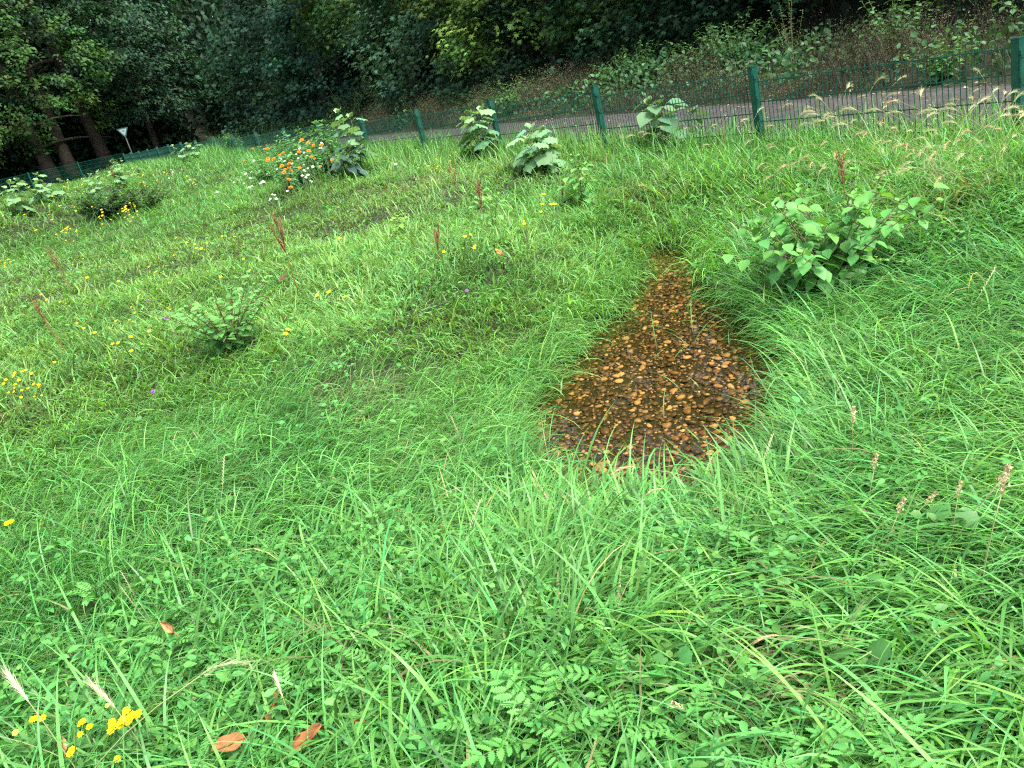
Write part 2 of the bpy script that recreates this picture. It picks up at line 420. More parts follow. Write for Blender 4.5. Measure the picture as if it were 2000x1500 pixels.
# pebble bed
import bmesh
bmm = bmesh.new(); bmesh.ops.create_icosphere(bmm, subdivisions=2, radius=1.0)
ICO = (np.array([v.co[:] for v in bmm.verts]), [tuple(v.index for v in f.verts) for f in bmm.faces]); bmm.free()
mb = MB(); N = 34000
x = rng.uniform(lo[0], hi[0], N); y = rng.uniform(lo[1], hi[1], N); d = poly_sd(x, y, POOL)
k = d < .10; x = x[k]; y = y[k]
sz = np.where(rng.random(len(x)) < .25, np.minimum(rng.gamma(5, .0022, len(x)) + .007, .026), rng.uniform(.006, .012, len(x)))
# thin out so that stones do not all interpenetrate
order = np.argsort(-sz); cell = {}; keepi = []
for i in order:
    c = (int(x[i] / .04), int(y[i] / .04)); okk = True
    for a in (-1, 0, 1):
        for b2 in (-1, 0, 1):
            for j in cell.get((c[0] + a, c[1] + b2), ()):
                if (x[i] - x[j]) ** 2 + (y[i] - y[j]) ** 2 < (.72 * (sz[i] + sz[j])) ** 2: okk = False; break
            if not okk: break
        if not okk: break
    if okk: cell.setdefault(c, []).append(i); keepi.append(i)
keepi = np.array(keepi); x = x[keepi]; y = y[keepi]; sz = sz[keepi]; N = len(x)
a = rng.normal(.2, .9, N); el = rng.uniform(.5, 1.0, N); fl = rng.uniform(.3, .6, N)
z = terr(x, y) + sz * fl * rng.uniform(.2, .8, N)
Mx = np.zeros((N, 3, 4)); ca, sa = np.cos(a), np.sin(a); tl = rng.normal(0, .15, N)
Mx[:, 0, 0] = ca * sz; Mx[:, 1, 0] = sa * sz; Mx[:, 2, 0] = tl * sz
Mx[:, 0, 1] = -sa * sz * el; Mx[:, 1, 1] = ca * sz * el; Mx[:, 2, 2] = sz * fl; Mx[:, :, 3] = np.stack([x, y, z], 1)
pal = np.array([(.085, .070, .044), (.115, .090, .056), (.066, .058, .040), (.34, .255, .155), (.43, .34, .22), (.20, .135, .07), (.135, .080, .042), (.33, .29, .22), (.032, .034, .032), (.125, .100, .062)])
ci = rng.choice(len(pal), N, p=[.20, .16, .18, .12, .08, .07, .05, .03, .04, .07])
kz = z + sz * fl < ZW - .004; pc = pal[ci] * np.exp(rng.normal(0, .2, (N, 1))); vi = rng.integers(0, 5, N)
for q in range(5):      # five irregular stone shapes
    tv = ICO[0].copy(); tv *= 1 + .16 * np.sin(tv @ rng.normal(0, 1.7, (3, 1)) + rng.uniform(0, 6)) + .10 * np.sin(tv @ rng.normal(0, 3, (3, 1)))
    kk = kz & (vi == q); mb.inst((tv, ICO[1]), Mx[kk], pc[kk])
tag(mb.build('pebble_bed', M_STONE), 'rounded tan, ochre and dark pebbles under the brown puddle water', 'pebbles', kind='stuff')

# ================================================================== GRASS
# long tufts and lodged (combed-down) patches: pixel on the photo -> place on the ground, radius, length, heading towards (px,py), lean
def spot(px, py, r, ln, lean, to=None, wd=1.0):
    p = at(px, py)[:2]
    hd = None
    if to is not None:
        q = at(*to)[:2]; hd = math.atan2(q[1] - p[1], q[0] - p[0])
    return p, r, ln, lean, hd, wd
SPOTS = [spot(1180, 1180, .45, 1.3, .55, (1350, 1100), 1.3), spot(1500, 1080, .5, 1.35, .35, (1350, 1250), 1.3), spot(1850, 700, .9, 1.25, 1.25, (1500, 800), .55),
         spot(1900, 950, .6, 1.35, 1.15, (1500, 1000), .6), spot(1640, 760, .5, 1.05, .7, (1500, 950), .9), spot(1080, 640, .7, 1.5, .85, (1200, 720), .9),
         spot(930, 700, .6, 1.4, .9, (1050, 800), .9), spot(850, 880, .6, 1.1, 1.25, (1050, 900), .7), spot(1180, 1010, .30, .92, .6, (1260, 880), 1.1), spot(1380, 1000, .30, .92, .6, (1300, 880), 1.1),
         spot(1900, 430, 1.1, 1.5, .85, (1700, 470), 1.1), spot(1950, 330, 1.0, 1.4, .7, (1800, 380), 1.1), spot(1650, 330, 1.4, 1.2, .5, (1560, 400), 1.0),
         spot(1350, 380, 1.4, 1.1, .4, (1300, 440), 1.0), spot(350, 830, .9, 1.15, .8, (520, 800), .8), spot(300, 960, .7, 1.1, 1.1, (500, 900), .7),
         spot(1800, 1200, .5, 1.2, .9, (1500, 1350), .9), spot(1700, 1350, .4, 1.15, .9, (1450, 1450), 1.0), spot(100, 1200, .5, 1.15, .7, (300, 1180), .7),
         spot(700, 780, .5, 1.0, 1.1, (850, 760), .6), spot(1330, 640, .30, 1.0, 1.2, (1250, 690), .8)]
SHORT = [(at(350, 560)[:2], 3.2, .55), (at(120, 560)[:2], 3.5, .55), (at(480, 480)[:2], 2.8, .55), (at(760, 560)[:2], 1.6, .7), (at(250, 680)[:2], 1.5, .7)]
def grass_fields(x, y):
    ln = .75 + .6 * fbm(x * .8, y * .8, 21); lean = .25 + .7 * fbm(x * .7 + 9, y * .7, 33); wd = np.ones_like(x)
    hd = (fbm(x * .35, y * .35, 41, 2) - .5) * 9.0 + 3.4
    coh = np.full_like(x, .15)
    for p, r in [(s[0], s[1]) for s in SPOTS][:0]: pass
    for p, r, l, le, h, w in SPOTS:
        g = np.exp(-((x - p[0]) ** 2 + (y - p[1]) ** 2) / (r * r)); g = np.clip(g * 1.4, 0, 1)
        ln = ln * (1 - g) + l * g; lean = lean * (1 - g) + le * g; wd = wd * (1 - g) + w * g
        if h is not None:
            hx = np.cos(hd) * (1 - g) + math.cos(h) * g; hy = np.sin(hd) * (1 - g) + math.sin(h) * g; hd = np.arctan2(hy, hx)
            coh = coh * (1 - g) + (.72 if le > .7 else .25) * g
    for p, r, l in SHORT:
        g = np.exp(-((x - p[0]) ** 2 + (y - p[1]) ** 2) / (r * r)); g = np.clip(g * 1.3, 0, 1)
        ln = ln * (1 - g) + l * g; lean = lean * (1 - g) + .6 * g
    # round the puddle the blades hang over the water
    d = poly_sd(x, y, POOL); cx, cy = POOL.mean(0)
    g = sstep(.55, .08, d)
    hp = np.arctan2(cy - y, cx - x)
    hx = np.cos(hd) * (1 - .75 * g) + np.cos(hp) * .75 * g; hy = np.sin(hd) * (1 - .75 * g) + np.sin(hp) * .75 * g; hd = np.arctan2(hy, hx)
    coh = np.maximum(coh, .7 * g)
    return ln, lean, wd, hd, coh
def grass_col(x, y, n):
    patch = fbm(x * .45, y * .45, 51)[:, None]; p2 = fbm(x * 1.7, y * 1.7, 61)[:, None]
    cool = np.array([.090, .312, .070]); warm = np.array([.148, .355, .078]); dark = np.array([.042, .190, .040])
    for p, r_, l in SHORT:
        g = np.exp(-((x - p[0]) ** 2 + (y - p[1]) ** 2) / (r_ * r_))[:, None]; patch = patch + .55 * g
    patch = np.clip(patch, 0, 1.25)
    c = cool * (1 - patch) + warm * patch
    c = c * (1 - .5 * sstep(.55, .8, p2)) + dark * .5 * sstep(.55, .8, p2)
    u, v = uv(x, y)
    c = c * np.exp(rng.normal(0, .22, (n, 1)))
    h = rng.normal(0, .14, (n, 1)); c = c * np.concatenate([1 + h, 1 + 0 * h, 1 - .8 * h], 1)
    dry = rng.random(n) < .012
    c[dry] = np.array([.36, .33, .15]) * np.exp(rng.normal(0, .2, (dry.sum(), 1)))
    return np.clip(c, .01, .8)
DRYSPOTS = [(at(690, 790)[:2], .22), (at(1260, 390)[:2], .3), (at(1820, 400)[:2], .35), (at(1560, 1320)[:2], .2), (at(760, 1330)[:2], .12), (at(1130, 920)[:2], .18), (at(800, 370)[:2], .8)]
def sow(dmin, dmax, n, tuft, L0, W0, seg, az=(-52, 52), short=False, name=None):
    """blades come in tufts: every tuft has a centre, its blades fan out from it"""
    nt_ = n // tuft
    a = rng.uniform(R_(az[0]), R_(az[1]), nt_); r = np.sqrt(rng.uniform(dmin ** 2, dmax ** 2, nt_))
    tx, ty = r * np.sin(a), r * np.cos(a)
    o = outside(tx, ty); d = poly_sd(tx, ty, POOL)
    den = .5 * fbm(tx * 2.2, ty * 2.2, 71) + .5 * vnoise(tx * 6, ty * 6, 73)
    k = (o < .55) & (d > -.02) & (rng.random(nt_) < (.34 if dmax < 5 else .85) + 1.25 * (den - .1))
    tx, ty = tx[k], ty[k]
    ln, lean, wd, hd, coh = grass_fields(tx, ty); n2 = len(tx)
    tl = np.exp(rng.normal(0, .30, n2)); th = rng.uniform(0, 6.28, n2)
    rep = lambda q: np.repeat(q, tuft)
    N = n2 * tuft
    ph = rng.uniform(0, 6.28, N); pr = rng.uniform(0, 1, N) ** .5 * rep(.02 + .035 * wd) * (W0 / .006) ** .5
    x = rep(tx) + pr * np.cos(ph); y = rep(ty) + pr * np.sin(ph)
    z = terr(x, y) - .01
    ch = rep(coh)
    hx = np.cos(rep(hd)) * ch + np.cos(ph) * (1 - ch) * .9 + rng.normal(0, .45, N); hy = np.sin(rep(hd)) * ch + np.sin(ph) * (1 - ch) * .9 + rng.normal(0, .45, N)
    head = np.arctan2(hy, hx)
    L = np.minimum(L0 * rep(ln * tl) * rng.uniform(.45, 1.15, N), .46); Wd = W0 * rep(wd) * rng.uniform(.55, 1.25, N)
    le = rep(lean)
    a0 = np.clip(rng.normal(.15, .18, N) + .55 * le, 0, 1.35); a1 = np.clip(a0 + .40 + rng.gamma(2.8, .60, N) * (.7 + .3 * le), 0, 2.7)
    c = grass_col(x, y, N)
    tc_ = np.exp(rng.normal(0, .22, n2)); c = c * rep(tc_)[:, None]
    for p, r_ in DRYSPOTS:
        g = np.exp(-((x - p[0]) ** 2 + (y - p[1]) ** 2) / (r_ * r_)); m_ = rng.random(N) < g * .4
        c[m_] = np.array([.21, .225, .10]) * np.exp(rng.normal(0, .2, (m_.sum(), 1)))
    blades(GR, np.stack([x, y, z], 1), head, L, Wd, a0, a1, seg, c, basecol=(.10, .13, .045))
GR = MB()
sow(.85, 2.2, 27000, 6, .24, .0100, 7)
sow(2.2, 4.5, 60000, 6, .245, .0100, 6)
sow(4.5, 9.0, 110000, 7, .27, .0115, 4)
sow(9.0, 17, 120000, 8, .28, .014, 3, (-45, 45))
sow(17, 30, 80000, 9, .30, .022, 3, (-42, 20))
sow(30, 52, 45000, 9, .34, .034, 2, (-40, -5))
# thin fine-bladed undergrass fills the gaps near the camera
sow(.7, 4.5, 70000, 12, .17, .0036, 4)
sow(4.5, 9.0, 90000, 12, .15, .0075, 3)
sow(9.0, 20, 80000, 10, .16, .017, 2, (-45, 40))
# rank grass against the fence
def fence_strip(n):
    u = rng.uniform(-4, 46, n); v = rng.gamma(1.5, .35, n) - .35
    q = FP[None] + FD[None] * u[:, None] + FN[None] * v[:, None]; x, y = q[:, 0], q[:, 1]
    dist = np.hypot(x, y); Wd = .0055 + .0006 * dist
    L = (.36 + .16 * fbm(u * .7, v, 5)) * rng.uniform(.5, 1.3, n); a0 = np.clip(rng.normal(.15, .15, n), 0, .7); a1 = a0 + rng.gamma(2, .45, n)
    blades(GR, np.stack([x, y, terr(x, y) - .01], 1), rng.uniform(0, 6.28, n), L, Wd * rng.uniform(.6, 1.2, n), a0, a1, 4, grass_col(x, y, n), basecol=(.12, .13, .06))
fence_strip(20000)
n = 2400
x = rng.uniform(lo[0], hi[0], n); y = rng.uniform(lo[1], hi[1], n); d = poly_sd(x, y, POOL); bq_ = at(1300, 645)[:2]
band = np.exp(-((y - bq_[1]) / .30) ** 2) + .6 * np.exp(-((y - at(1300, 560)[1]) / .35) ** 2); k = (d < .05) & (rng.random(n) < np.where(d > -.16, .75, .05 + .7 * band)); x, y, d = x[k], y[k], d[k]; n = len(x)
hp = np.arctan2(POOL.mean(0)[1] - y, POOL.mean(0)[0] - x) + rng.normal(0, .9, n)
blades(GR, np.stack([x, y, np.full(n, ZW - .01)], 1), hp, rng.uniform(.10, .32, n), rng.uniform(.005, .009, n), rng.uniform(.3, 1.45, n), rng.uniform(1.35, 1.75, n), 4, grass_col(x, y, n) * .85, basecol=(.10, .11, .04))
tag(GR.build('meadow_grass', M_GRASS), 'lush uncut green meadow grass covering the slope in front of the fence', 'grass', kind='stuff')

HERB = t_ovate(.25, .2, .06)
# low broad-leaved herbs between the blades (nobody could count them)
mb = MB()
def herbs(dmin, dmax, n, size, az, dens_seed):
    a = rng.uniform(R_(az[0]), R_(az[1]), n); r = np.sqrt(rng.uniform(dmin ** 2, dmax ** 2, n)); x, y = r * np.sin(a), r * np.cos(a)
    k = (outside(x, y) < -.2) & (poly_sd(x, y, POOL) > .05) & (rng.random(n) < sstep(.42, .7, fbm(x * 1.1, y * 1.1, dens_seed)) + .03 + .8 * sstep(.2, -1.0, x) * sstep(3.2, 2.2, y))
    x, y = x[k], y[k]; n = len(x); z = terr(x, y)
    hgt = rng.uniform(.05, .20, n)
    ph0 = rng.uniform(0, 6.28, n)
    for i in range(5):
        ph = ph0 + i * 1.256 + rng.normal(0, .2, n)
        Y = np.stack([np.cos(ph), np.sin(ph), rng.normal(.15, .3, n)], 1); Z = rng.normal(0, .35, (n, 3)); Z[:, 2] = 1
        off = rng.normal(0, .018, (n, 2))
        P = np.stack([x + off[:, 0], y + off[:, 1], z + hgt * rng.uniform(.6, 1.1, n)], 1)
        mb.inst(HERB, frames(P, Y, Z, size * rng.uniform(.6, 1.3, n)), tints((.095, .30, .065), n, .2, .12))
herbs(.9, 2.6, 2100, .032, (-52, 50), 81)
herbs(2.6, 6, 2000, .036, (-50, 48), 82)
herbs(6, 14, 2600, .05, (-45, 40), 83)
herbs(14, 30, 1800, .08, (-40, 10), 84)
tag(mb.build('herb_cover', M_LEAF), 'small bright green herb leaves growing all through the meadow grass', 'ground cover', kind='stuff')

# ================================================================== FENCE
m, t, b = node_mat('green_coated_steel'); b.inputs['Base Color'].default_value = (.003, .060, .040, 1); b.inputs['Roughness'].default_value = .38
tc = t.nodes.new('ShaderNodeTexCoord'); n1 = t.nodes.new('ShaderNodeTexNoise'); n1.inputs['Scale'].default_value = 14; n1.inputs['Detail'].default_value = 5
t.links.new(tc.outputs['Object'], n1.inputs['Vector']); r1 = t.nodes.new('ShaderNodeValToRGB')
r1.color_ramp.elements[0].color = (.002, .048, .033, 1); r1.color_ramp.elements[1].color = (.005, .080, .054, 1)
r1.color_ramp.elements[0].position = .35; r1.color_ramp.elements[1].position = .7
t.links.new(n1.outputs['Fac'], r1.inputs['Fac']); t.links.new(r1.outputs[0], b.inputs['Base Color'])
M_GREEN = m
def v3(p, z): return np.array([p[0], p[1], z])
def fence(name, label, start, dirv, tops, n_panels, first_panel=0, detail=99):
    root = thing(name, label, 'fence', (float(start[0]), float(start[1]), float(terr(*start))))
    og = np.array(root.location); d3 = np.array([dirv[0], dirv[1], 0]); nrm = np.array([-dirv[1], dirv[0], 0]); up = np.array([0, 0, 1.])
    for i, (k, zt) in enumerate(tops):
        p = start + dirv * SP * k; zg = float(terr(*p)) - .1
        mb = MB(); c = v3(p, (zt + zg) / 2) - og; h = (zt - zg) / 2
        mb.box(c, d3 * .030, nrm * .040, up * h)
        mb.box(c + nrm * .044 + up * .005, d3 * .024, nrm * .0035, up * (h - .03))      # cover strip
        po = mb.build('post', M_GREEN, root, smooth=False)
        mb = MB(); mb.box(v3(p, zt + .006) - og, d3 * .034, nrm * .047, up * .006); mb.build('cap', M_GREEN, po, smooth=False)
        if i < detail:
            for q in (.10, .30, .50, .70):
                mb = MB(); mb.box(v3(p, zt - q) - og - d3 * .034 + nrm * .02, d3 * .008, nrm * .018, up * .018)
                mb.build('clip', M_GREEN, po, smooth=False)
    for i in range(first_panel, first_panel + n_panels):
        ka, kb = i, i + 1; ta = dict(tops).get(ka); tb = dict(tops).get(kb)
        if ta is None: ta = tb - (tops[1][1] - tops[0][1])
        if tb is None: tb = ta + (tops[-1][1] - tops[-2][1])
        a = start + dirv * (SP * ka + .03); bq = start + dirv * (SP * kb - .03)
        za, zb = ta - .055, tb - .055 - .45 * (tb - ta)
        mb = MB(); A = v3(a, za) - og + nrm * .03; B = v3(bq, zb) - og + nrm * .03; ax = (B - A) / 2; L = np.linalg.norm(ax); axn = ax / L
        for q in range(6):
            for s in ((-.007, .007)):
                mb.box((A + B) / 2 - up * .2 * q + nrm * s, ax, nrm * .0033, np.cross(nrm, axn) * .0042)
        nv = 50
        for j in range(nv + 1):
            c = A + (B - A) * (j / nv)
            mb.box(c - up * .5 + up * .015, d3 * .0027, nrm * .0027, up * .515)
        mb.build('wire_panel', M_GREEN, root, smooth=False)
    return root
TOPK = [0, 1, 2, 3, 4, 6, 7, 8, 9, 10, 11, 12, 13, 16, 18]; TOPZ = [1.03, 1.23, 1.40, 1.56, 1.72, 2.02, 2.17, 2.30, 2.47, 2.62, 2.78, 2.93, 3.06, 3.40, 3.66]
tops = [(k, float(np.interp(k, TOPK, TOPZ))) for k in range(0, 19)]
tops = [(-1, .84)] + tops
fence('wire_fence', 'green double wire mesh fence with square posts running along the grey path', FP, FD, tops, 19, -1, 8)
tops2 = [(k, float(np.interp(k, [0, 1, 2, 3, 8], [3.66, 3.75, 3.76, 3.74, 3.70]))) for k in range(1, 7)]
fence('wire_fence', 'far green wire mesh fence section in front of the dark tree trunks', CORNER, E2, tops2, 6, 0, 0)

# ================================================================== SIGN
D = ray(252, 285); ps = D[:2] * 51.5; zg = float(terr(*ps))
zt = H + 51.5 * ray(237, 250)[2]
sg = thing('nature_sign', 'triangular white and green sign on a thin pole below the dark trees', 'sign', (ps[0], ps[1], zg), None, math.atan2(-ps[0], ps[1]))
M_POLE = mat_plain('galvanised_pole', (.07, .085, .075), .7, .0, col2=(.045, .055, .05), scale=30)
mb = MB(); mb.tube([(0, 0, -.2), (0, 0, zt - zg)], .030, (0, 0, 0), 8); mb.build('pole', M_POLE, sg)
def tri(mb, w, y0, y1, zc):
    h = w * .866
    V = [(-w / 2, y0, zc + h / 3), (w / 2, y0, zc + h / 3), (0, y0, zc - 2 * h / 3)]
    V += [(a, y1, c) for a, _, c in V]
    mb.faces(V, [(0, 2, 1), (3, 4, 5), (0, 1, 4, 3), (1, 2, 5, 4), (2, 0, 3, 5)], (0, 0, 0))
zc = zt - zg - .20
mb = MB(); tri(mb, .64, -.050, -.040, zc); pl = mb.build('sign_plate', mat_plain('sign_green', (.006, .06, .05), .4), sg, smooth=False)
mb = MB(); tri(mb, .43, -.053, -.0505, zc); mb.build('white_field', mat_plain('sign_white_shaded', (.24, .27, .30), .5, col2=(.19, .215, .24), scale=6), pl, smooth=False)  # white darkened to blue-grey: the shade it stands in is put into the colour
mb = MB()
for zz, w in ((.045, .085), (-.010, .065)): mb.box((0, -.0545, zc + zz), (w, 0, 0), (0, .001, 0), (0, 0, .014))
mb.build('faded_lettering', mat_plain('sign_ink', (.06, .08, .08), .5), pl, smooth=False)

# ================================================================== FOREST
M_BARK = mat_plain('bark', (.020, .016, .011), .9, col2=(.055, .046, .030), scale=7, bump=.8)
def clumps(mb, ctrs, outs, rad, nleaf, size, tmpl, col, var=.22, hang=.45, flat=.55):
    """leaf sprays: flattened discs of leaves that tip outwards and hang a little"""
    for c, o, r_, cl_ in zip(ctrs, outs, rad, col):
        n = int(nleaf * (r_ ** 1.3) * rng.uniform(.7, 1.3)) + 4
        q = rng.normal(0, 1, (n, 3)); q /= np.linalg.norm(q, axis=1)[:, None]; q *= (rng.uniform(0, 1, (n, 1)) ** .5) * r_; q[:, 2] *= flat
        out = q.copy(); out[:, 2] = 0; out += o[None, :] * r_ * .7
        q[:, 2] -= .25 * np.maximum(0, q @ o)
        Y = out / (np.linalg.norm(out, axis=1)[:, None] + .05) + rng.normal(0, .45, (n, 3)); Y[:, 2] -= hang
        Nn = rng.normal(0, .35, (n, 3)) + o[None, :] * .55; Nn[:, 2] += .9
        mb.inst(tmpl, frames(c[None] + q, Y, Nn, size * rng.uniform(.55, 1.25, n)), tints(np.asarray(cl_) * 1.2, n, var, .10))
def tree(label, name, base, height, crown_r, crown_lo, tr_r, col, nclump, nleaf, leaf, tmpl, lean=(0, 0), skirt=True, face=None, clump_r=(.45, .95), group=None):
    x, y = base; zg = float(terr(x, y))
    root = thing(name, label, 'tree', (x, y, zg), group)
    # trunk and limbs
    mb = MB(); n = 9; ts = np.linspace(0, 1, n)
    wob = np.cumsum(rng.normal(0, .05, (n, 2)), 0) * ts[:, None]
    trunk = np.stack([lean[0] * ts + wob[:, 0], lean[1] * ts + wob[:, 1], -.2 + ts * height * .85], 1)
    rad = tr_r * (1 - .75 * ts); rad[0] *= 1.35
    mb.tube(trunk, rad, (0, 0, 0), 9)
    for k in range(11):
        h = rng.uniform(max(.18, crown_lo / height * .9), .95); i = h * (n - 1); a = trunk[int(i)] + (trunk[min(n - 1, int(i) + 1)] - trunk[int(i)]) * (i % 1)
        ph = rng.uniform(0, 6.28); Lb = crown_r * rng.uniform(.55, .95) * (1.1 - .5 * h)
        s = np.linspace(0, 1, 5)[:, None]; dirv = np.array([math.cos(ph), math.sin(ph), rng.uniform(.1, .55)])
        mb.tube(a + dirv * Lb * s + np.array([0, 0, -.25 * Lb]) * s ** 2, tr_r * .28 * (1 - .8 * s[:, 0]), (0, 0, 0), 5)
    mb.build('trunk', M_BARK, root)
    # crown
    ctrs = []; outs = []; rads = []; cols = []
    tocam = np.array([-x, -y]); tocam /= np.linalg.norm(tocam)
    tries = 0
    while len(ctrs) < nclump and tries < nclump * 8:
        tries += 1
        h = rng.uniform(crown_lo, height); f = (h - crown_lo) / (height - crown_lo)
        if skirt and h > 5 and rng.random() < .45: continue
        R = crown_r * (math.sin(math.pi * min(1, .18 + .82 * f) ** .8) ** .7 if not skirt else (1 - .65 * f ** 2))
        ph = rng.uniform(0, 6.28); w = np.array([math.cos(ph), math.sin(ph)])
        if w @ tocam < -.35: continue
        rr = R * rng.uniform(.72, 1.05)
        # uneven outline
        rr *= .78 + .5 * float(vnoise(ph * 1.6 + x, h * .55 + y, 7))
        ctrs.append(np.array([w[0] * rr + lean[0] * h / height, w[1] * rr + lean[1] * h / height, h])); outs.append(np.array([w[0], w[1], .15]))
        rads.append(rng.uniform(*clump_r)); cols.append(np.array(col) * math.exp(rng.normal(0, .22)) * np.array([1 + rng.normal(0, .12), 1, 1 + rng.normal(0, .1)]))
    mb = MB(); clumps(mb, ctrs, outs, rads, nleaf, leaf, tmpl, cols)
    mb.build('crown', M_TREELEAF, root)
    return root
def fo(u, o): p = FP + FD * u - FN * o; return (float(p[0]), float(p[1]))
def behind(px, py, dist): d = ray(px, py); return (float(d[0] * dist), float(d[1] * dist))
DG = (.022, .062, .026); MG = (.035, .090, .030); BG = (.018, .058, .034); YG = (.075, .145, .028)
ML = t_radial(5, .55, 4.4, .22, 1, .34, .0, .8)
T = [
 # label, base, height, radius, low, trunk r, colour, clumps, leaves, leaf size
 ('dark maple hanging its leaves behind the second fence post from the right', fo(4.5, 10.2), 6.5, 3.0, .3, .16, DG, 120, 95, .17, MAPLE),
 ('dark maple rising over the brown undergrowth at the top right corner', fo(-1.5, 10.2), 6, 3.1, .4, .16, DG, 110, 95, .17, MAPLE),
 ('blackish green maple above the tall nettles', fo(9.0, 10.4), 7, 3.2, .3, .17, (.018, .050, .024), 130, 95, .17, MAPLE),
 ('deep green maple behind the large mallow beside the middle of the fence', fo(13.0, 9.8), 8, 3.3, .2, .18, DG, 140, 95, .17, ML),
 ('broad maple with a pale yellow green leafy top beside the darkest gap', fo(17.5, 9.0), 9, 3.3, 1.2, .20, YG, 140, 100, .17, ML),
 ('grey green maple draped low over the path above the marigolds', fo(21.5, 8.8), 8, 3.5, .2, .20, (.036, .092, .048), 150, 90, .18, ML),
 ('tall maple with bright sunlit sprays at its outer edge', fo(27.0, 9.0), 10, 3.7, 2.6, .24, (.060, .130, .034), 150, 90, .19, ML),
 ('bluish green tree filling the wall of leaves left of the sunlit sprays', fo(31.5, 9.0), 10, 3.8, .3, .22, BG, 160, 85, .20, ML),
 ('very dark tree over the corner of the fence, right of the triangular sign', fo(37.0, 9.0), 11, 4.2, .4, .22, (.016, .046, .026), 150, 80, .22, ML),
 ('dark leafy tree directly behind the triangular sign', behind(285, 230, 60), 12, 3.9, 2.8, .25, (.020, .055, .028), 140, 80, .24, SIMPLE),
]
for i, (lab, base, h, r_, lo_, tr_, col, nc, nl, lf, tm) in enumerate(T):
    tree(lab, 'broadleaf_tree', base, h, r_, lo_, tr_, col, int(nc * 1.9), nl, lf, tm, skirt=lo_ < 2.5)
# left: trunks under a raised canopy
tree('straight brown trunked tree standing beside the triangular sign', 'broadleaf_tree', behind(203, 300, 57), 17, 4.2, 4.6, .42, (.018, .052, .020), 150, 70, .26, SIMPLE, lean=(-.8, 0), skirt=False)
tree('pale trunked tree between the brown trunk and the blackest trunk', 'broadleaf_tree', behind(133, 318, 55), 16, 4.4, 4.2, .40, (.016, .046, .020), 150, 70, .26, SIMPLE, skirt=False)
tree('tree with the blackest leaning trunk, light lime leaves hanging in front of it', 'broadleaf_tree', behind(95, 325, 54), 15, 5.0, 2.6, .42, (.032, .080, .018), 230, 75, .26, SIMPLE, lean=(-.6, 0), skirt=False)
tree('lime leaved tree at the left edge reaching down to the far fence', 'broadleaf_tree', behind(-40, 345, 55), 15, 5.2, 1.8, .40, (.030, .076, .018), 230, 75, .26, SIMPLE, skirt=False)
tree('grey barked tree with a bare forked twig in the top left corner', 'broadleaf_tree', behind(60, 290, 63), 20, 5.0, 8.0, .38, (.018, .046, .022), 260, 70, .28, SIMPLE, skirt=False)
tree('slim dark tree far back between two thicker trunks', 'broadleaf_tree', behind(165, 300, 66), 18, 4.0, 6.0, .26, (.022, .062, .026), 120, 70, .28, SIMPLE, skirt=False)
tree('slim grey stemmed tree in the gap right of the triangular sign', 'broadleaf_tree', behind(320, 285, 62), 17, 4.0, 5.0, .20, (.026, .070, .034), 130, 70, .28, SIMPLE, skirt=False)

# the wood behind: one mass of leaves on the rising slope
mb = MB(); N = 11000
u = rng.uniform(-26, 95, N); o_ = rng.gamma(1.7, 3.6, N) + 8.6
q = FP[None] + FD[None] * u[:, None] - FN[None] * o_[:, None]
N2_ = 13000; s = rng.uniform(-10, 45, N2_); o2 = rng.gamma(1.8, 5.0, N2_) + 9
q2 = CORNER[None] + E2[None] * s[:, None] + N2[None] * o2[:, None]
q = np.concatenate([q, q2]); oo = outside(q[:, 0], q[:, 1]); q = q[oo > 8.5]
q = q[(q[:, 1] > -8) & (np.abs(np.arctan2(q[:, 0], q[:, 1])) < 1.25)]
oo = outside(q[:, 0], q[:, 1])
hh = np.where(rng.random(len(q)) < .45, rng.uniform(0, 1, len(q)) ** 1.5 * 4, 1 + rng.uniform(0, 1, len(q)) * np.minimum(26, 3.5 + (oo - 8.5) * 1.5))
ctr = np.stack([q[:, 0], q[:, 1], terr(q[:, 0], q[:, 1]) + .2 + hh], 1)
K_ = 14
P = np.repeat(ctr, K_, 0) + rng.normal(0, .55, (len(ctr) * K_, 3)) * np.array([1, 1, .6])
Y = rng.normal(0, 1, P.shape); Y[:, 2] -= .4; tc2 = -P * np.array([1, 1, 0]); tc2 /= np.linalg.norm(tc2, axis=1)[:, None]
Nn = rng.normal(0, .45, P.shape) + tc2 * .5; Nn[:, 2] += .8
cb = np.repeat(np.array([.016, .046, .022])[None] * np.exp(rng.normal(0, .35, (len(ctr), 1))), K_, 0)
dd = np.hypot(P[:, 0], P[:, 1])
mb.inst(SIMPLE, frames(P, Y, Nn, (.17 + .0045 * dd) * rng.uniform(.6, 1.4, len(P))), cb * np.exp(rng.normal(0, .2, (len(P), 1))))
tag(mb.build('woodland', M_TREELEAF), 'dense dark wood filling the slope behind the nearer trees', 'woodland', kind='stuff')

# ------------------------------------------------------------------ bank: dried brown undergrowth and low green leaves
mb = MB(); N = 15000
u = rng.uniform(-9, 26, N); o_ = 3.95 + rng.gamma(2.2, .55, N)
den = fbm(u * .55, o_ * .5, 91); k = rng.random(N) < sstep(.36, .58, den) * (1 - .65 * sstep(12, 26, u)); u, o_ = u[k], o_[k]
q = FP[None] + FD[None] * u[:, None] - FN[None] * o_[:, None]; x, y = q[:, 0], q[:, 1]; n = len(x)
hgt = (.22 + 1.25 * sstep(.25, .75, fbm(u * 1.1, o_ * 1.2, 95, 2)) * .62) * rng.uniform(.6, 1.12, n)
pat = fbm(u * .9, o_ * 1.5, 97, 2)[:, None]
P = np.stack([x, y, terr(x, y)], 1)
colr = np.array([(.078, .066, .044), (.11, .095, .068), (.06, .056, .044), (.085, .11, .045)])[rng.integers(0, 4, n)]
